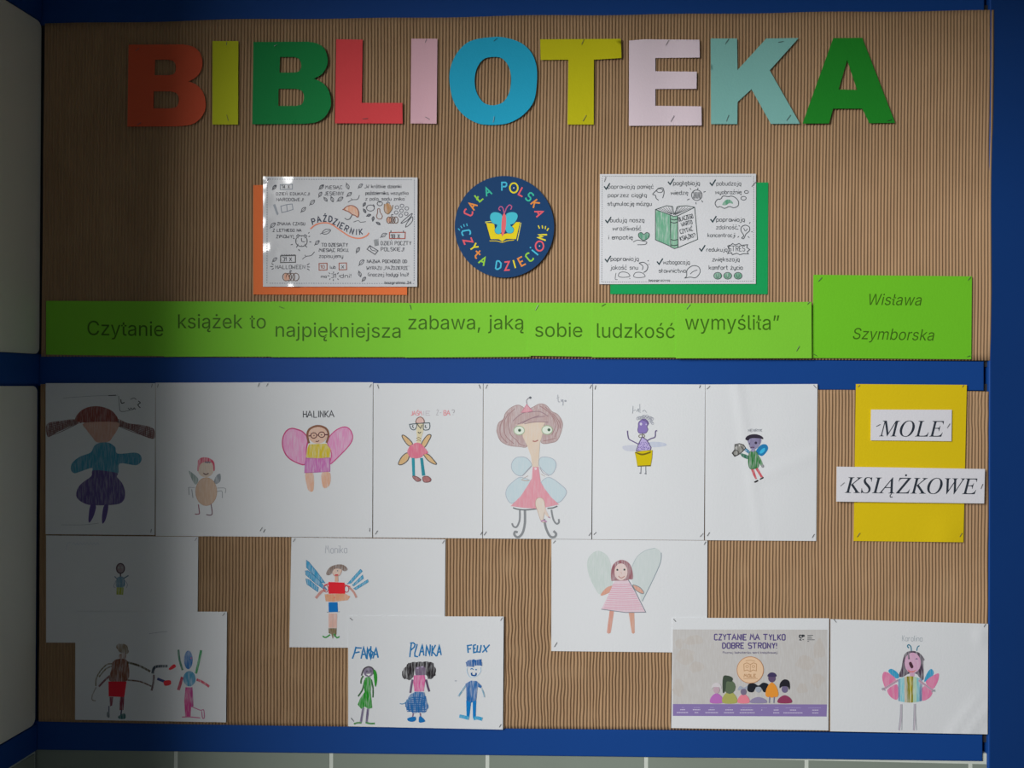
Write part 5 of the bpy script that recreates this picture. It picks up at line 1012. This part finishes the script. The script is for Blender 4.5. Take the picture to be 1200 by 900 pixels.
# 12 fairy in a pale pink dress
sh = sheet([(646.2, 632), (829, 633.5), (828.5, 765), (646, 763)], 5.0, 'drawing of a smiling fairy in a pale pink dress with pale grey-green wings', 12, A=1.5, staples=[(649.5, 635, 50, 4), (651, 755.5, 60, 6), (826, 636.5, 60, 4)])
sh.fr = (680, 635, 7.5)
f = Ink(sh, 'fairy_drawing')
f.sub('wing').fill([(180, 462), (125, 400), (75, 290), (60, 190), (85, 120), (150, 78), (220, 105), (262, 170), (275, 280), (280, 385)], 'v#c4d0cd')
w = f.sub('wing'); w.fill([(455, 200), (510, 120), (590, 70), (660, 55), (712, 100), (702, 190), (640, 330), (545, 522), (520, 450), (465, 380), (450, 300)], 'w#c9d3d3'); w.line([(458, 215), (500, 130), (575, 75), (660, 55)], .6, '#a4b0b4'); w.line([(712, 95), (705, 180), (640, 330), (545, 522)], .9, '#88969e')
f.sub('arm').fill([(285, 388), (230, 405), (180, 465), (208, 466), (272, 432)], 'w#d49c88', line='#c09484', w=.4); f.sub('arm').fill([(462, 378), (520, 398), (557, 440), (545, 456), (488, 425)], 'w#d4a08c', line='#7c8488', w=.8)
f.sub('leg').fill([(258, 605), (298, 605), (268, 798), (250, 808), (233, 798)], 'w#d09888', sm=False); f.sub('leg').fill([(425, 618), (475, 618), (479, 798), (465, 808), (452, 798)], 'w#d0a08c', sm=False)
dr = f.sub('dress'); dr.fill([(300, 348), (420, 330), (480, 430), (573, 616), (400, 620), (185, 592), (240, 480)], 'w#e0c6d0', sm=False)
for i in range(13): y_ = 372+i*18; a_ = max(0, (y_-348)/250); dr.line([(290-90*a_, y_+R.uniform(-4, 4)), (370, y_+4), (425+130*a_, y_+R.uniform(-4, 4))], .7, '#cc98ac')
dr.line([(418, 328), (480, 430), (575, 618), (400, 621), (185, 592)], .8, '#747c88', sm=False)
f.sub('hair').fill([(275, 335), (272, 260), (295, 195), (355, 160), (415, 178), (450, 230), (462, 320), (428, 328), (400, 338), (290, 340)], 'c#98646c', line='#a07880', w=.5)
fc = f.sub('face'); fc.fill(ell(358, 264, 58, 75, 22), 'w#dcc8c4', sm=False); fc.dot(326, 246, 9, '#3c4c48'); fc.dot(388, 244, 9, '#3c4c48'); fc.line([(335, 300), (360, 318), (390, 302)], 1.0, '#b0847c'); fc.line([(358, 262), (364, 282)], .6, '#c8a8a0')
f.build()

# 13 printed poster sheet
sh = sheet([(788.2, 724), (971.6, 724.6), (970.8, 856), (786.6, 853.2)], 6.6, 'x', 13, A=.8, staples=[(790.5, 727, 130, 4)])
sh.o.name = 'printed_poster'; tag(sh.o, 'printed poster reading CZYTANIE MA TYLKO DOBRE STRONY with a row of small figures', 'poster'); del sh.o['group']
sh.fr = (785, 730, 6.316)
k = Ink(sh, 'printed_picture'); k.fill([(22, 48), (1166, 50), (1164, 603), (22, 600)], 'w#c2c0be', sm=False)
for x, y, a, b in ((120, 250, 80, 60), (200, 330, 60, 50), (70, 480, 50, 70), (180, 130, 90, 40), (1000, 300, 70, 60), (1100, 200, 50, 90), (1090, 420, 60, 60), (980, 480, 50, 40), (70, 150, 40, 40)): k.fill([(x+a*math.cos(t_)*R.uniform(.6, 1.1), y+b*math.sin(t_)*R.uniform(.6, 1.1)) for t_ in [i*.7 for i in range(9)]], 'w#c0bbb6')
k.fill([(22, 600), (1163, 603), (1160, 693), (22, 688)], '#8474a8', sm=False)
k.build()
PV = '#54487e'
part(sh, 'printed_line').text('CZYTANIE MA TYLKO', 330, 126, 528, 42, 1.25, PV, rot=.1); part(sh, 'printed_line').text('DOBRE STRONY!', 390, 188, 405, 40, 1.25, PV); part(sh, 'printed_line').text('Poznaj bohaterów serii książkowej', 392, 226, 402, 15, .4, '#7e7a90')
k = part(sh, 'small_logo'); k.text('CR', 958, 108, 38, 18, 1.1, '#30343c'); k.text('K-', 960, 131, 36, 15, .9, '#30343c')
for i, x in enumerate((1060, 1048, 1052, 1072, 1030)): k.line([(1018, 92+i*11), (x, 92+i*11)], .7, '#40444c')
for x, a, b, c in ((97, 18, 20, 46), (202, 24, 32, 18), (315, 16, 28, 52), (443, 12, 32, 42), (575, 40, 52, 58), (703, 28, 26, 32), (789, 20, 20, 24), (915, 58, 26, 74), (1078, 52, 24, 24)):
    for y, h_, w_ in ((626, a, .5), (642, b, 1.0), (663, c, 1.0)): dashed(k, [(x-h_, y+x*.003), (x+h_, y+x*.003)], 7, 2.5, w_, '#cdc6e4' if w_ > .6 else '#aca2cc')
k = Ink(sh, 'round_badge'); k.fill(ell(595, 348, 98, 98, 30), '#dcbc9c', sm=False, line='#b48460', w=.8)
BR = '#b48c68'; k.line([(548, 305), (570, 295), (595, 308), (620, 295), (642, 305), (640, 355), (615, 348), (595, 360), (572, 348), (550, 355)], .8, BR, True, sm=False); k.line([(595, 308), (595, 360)], .7, BR); k.line(ell(572, 322, 10, 9, 8), .6, BR, True); k.line(ell(618, 322, 10, 9, 8), .6, BR, True); k.text('MOLE', 552, 402, 88, 22, .9, BR); k.line([(545, 412), (650, 412)], .6, BR); k.line([(560, 282), (595, 276), (630, 284)], .6, BR)
k.build()
def blob(x, hw, top, col_b, col_h, ht, hh, bot=592, hat=None):
    k = Ink(sh, 'printed_figure')
    k.fill([(x-hw, bot), (x-hw*.9, top+(bot-top)*.4), (x, top), (x+hw*.9, top+(bot-top)*.4), (x+hw, bot)], col_b)
    k.sub('head').fill(ell(x, ht, hh, hh*1.15, 12), col_h, sm=False)
    if hat: k.sub('hair').fill([(x+a*hh, ht+b*hh) for a, b in hat[1]], hat[0])
    k.build()
blob(345, 44, 520, '#b06cb4', '#b8a0ac', 495, 24, hat=('#c8c4c8', [(-1.6, -.2), (-1.2, -1.6), (0, -2.2), (1.2, -1.6), (1.5, -.4), (.8, -.8), (-.8, -.8)]))
blob(442, 50, 505, '#a4a45c', '#5c6c54', 475, 44, hat=('#404c40', [(-1.15, .9), (-1.1, -1.7), (-.2, -1.9), (.5, -1.5), (.3, -.9), (-.5, -.9), (-.7, .5)]))
blob(545, 40, 525, '#dc8090', '#746c84', 510, 22, hat=('#9ca4b4', [(-2, -.6), (-1.2, -2), (0, -1.4), (1.4, -2), (1.8, -.4), (.6, -1), (-.6, -.9)]))
blob(655, 56, 548, '#8c84a4', '#9ca4b0', 490, 22, hat=('#20242c', [(-3.6, .6), (-3.4, -1.6), (-1.6, -2), (0, -1.2), (1.6, -2.2), (3.4, -1.5), (3.4, .6), (1.8, 1), (.8, -.6), (-.8, -.6), (-1.8, 1)]))
blob(755, 42, 440, '#dc9038', '#5c4c6c', 408, 28, bot=545, hat=('#40385c', [(-1.1, -.4), (-.8, -1.2), (0, -1.5), (.9, -1.2), (1.1, -.4)]))
k = Ink(sh, 'printed_figure'); 
for x_ in (738, 772): k.line([(x_, 545), (x_-3, 592)], 1.2, '#7c7c94')
k.build()
blob(850, 48, 535, '#8c3c5c', '#6c6484', 490, 24, hat=('#24242c', [(-1.6, -.3), (-1.4, -1.9), (-.2, -3), (1.2, -2.6), (1.6, -1), (1.4, .2), (.8, -.8), (-.8, -.8)]))

# 14 bee girl
sh = sheet([(973.2, 725.5), (1158, 731), (1157.3, 860.5), (973, 857)], 5.2, 'drawing of a bee girl with striped body, pink and blue wings and antennae', 14, .95, A=1.6, nx=34, ny=24, rip=.7, hx='#c8ced4', staples=[(978.5, 727.5, 130, 5), (1154, 733, 60, 4)],
           curl=lambda u, v: 1.5*math.exp(-((u-.80-.5*(.95-v))/.03)**2)*sstep(.55, .8, v)+1.6*math.exp(-((u-.9-.5*(.95-v))/.035)**2)*sstep(.65, .85, v)+1.8*math.exp(-((u-.95)/.03)**2-((v-.12)/.08)**2))
sh.fr = (1010, 735, 6.925)
t = Ink(sh, 'lettering'); t.text('Karolina', 328, 112, 165, 46, .65, '#a8b0b6', rot=1); t.build()
f = Ink(sh, 'bee_girl_drawing')
f.line([(402, 197), (398, 160), (380, 142), (370, 155), (382, 170)], 1.3, '#3c7c94'); f.line([(445, 192), (452, 162), (468, 150)], 1.2, '#3c7c94')
for P, c in (([(215, 360), (240, 338), (290, 370), (302, 410), (270, 412)], '#30a0cc'), ([(505, 442), (520, 390), (555, 340), (580, 355), (578, 392), (530, 432)], '#30a0cc'), ([(165, 400), (182, 362), (230, 380), (275, 430), (200, 492), (173, 450)], '#f47ca8'), ([(205, 515), (245, 478), (290, 470), (292, 582), (240, 572)], '#f47ca8'), ([(518, 442), (600, 380), (627, 385), (610, 455), (570, 502)], '#f47ca8'), ([(488, 500), (520, 478), (572, 520), (550, 572), (488, 594)], '#f47ca8')):
    f.sub('wing').fill(P, 'w'+c)
f.sub('hair').fill([(400, 192), (350, 215), (330, 280), (318, 340), (298, 395), (330, 405), (380, 378), (440, 378), (470, 410), (500, 425), (500, 330), (500, 275), (508, 260), (465, 208)], 'c#4c3c50')
fc = f.sub('face'); fc.fill(ell(412, 290, 66, 84, 22), 'w#d8a8c8', sm=False); fc.fill([(382, 290), (400, 282), (418, 320), (405, 335), (390, 318)], '#4c303c'); fc.fill([(372, 345), (405, 358), (440, 345), (420, 368), (390, 368)], 'w#e07878'); fc.line([(436, 262), (445, 254), (452, 262)], .9, '#6c5c84'); fc.line([(378, 210), (382, 260)], 1.8, 'c#5c4c60')
fc.fill([(390, 370), (425, 370), (422, 405), (395, 405)], 'w#d4a8c4')
st = f.sub('striped_body')
xs_ = [294, 308, 345, 365, 390, 402, 418, 446, 470, 490]; cs = ['#5090b8', '#84ccd8', '#c8bca0', '#8c8820', '#d8c850', '#90881c', '#b4d4b8', '#84c4d0', '#6888ac']
for i, c in enumerate(cs):
    a, b = xs_[i], xs_[i+1]; q = lambda x: 612-14*abs((x-392)/98)**2; p_ = lambda x: 398+26*abs((x-392)/98)**2
    st.fill([(a, p_(a)), (b, p_(b)), (b-3*(b > 392), q(b)), (a-3*(a > 392)+3*(a < 392), q(a))], 'v'+c, sm=False)
f.sub('arm').line([(292, 430), (230, 470), (165, 508)], 2.6, '#c4a0b4'); f.sub('arm').line([(462, 430), (520, 475), (585, 518)], 2.6, '#c4a0b4')
f.line([(160, 505), (172, 495), (190, 515)], 1.2, '#98a0a8'); f.line([(565, 528), (590, 510), (592, 525)], 1.2, '#98a0a8'); f.line([(292, 430), (165, 508)], .5, '#8c8894'); f.line([(462, 430), (585, 518)], .5, '#8c8894')
for P in ([(318, 625), (320, 720), (302, 838)], [(428, 622), (430, 720), (422, 838)]): l = f.sub('leg'); l.line(P, 1.8, 'w#c4bcc8'); l.line([(P[0][0]+8, P[0][1]), (P[1][0]+6, 720), (P[2][0]+22, 835)], .6, '#8c9098'); l.line([(P[0][0]-6, P[0][1]), (P[1][0]-10, 720), (P[2][0]-6, 835)], .6, '#a0a4ac')
f.build()

for i_ in REG: i_.build()
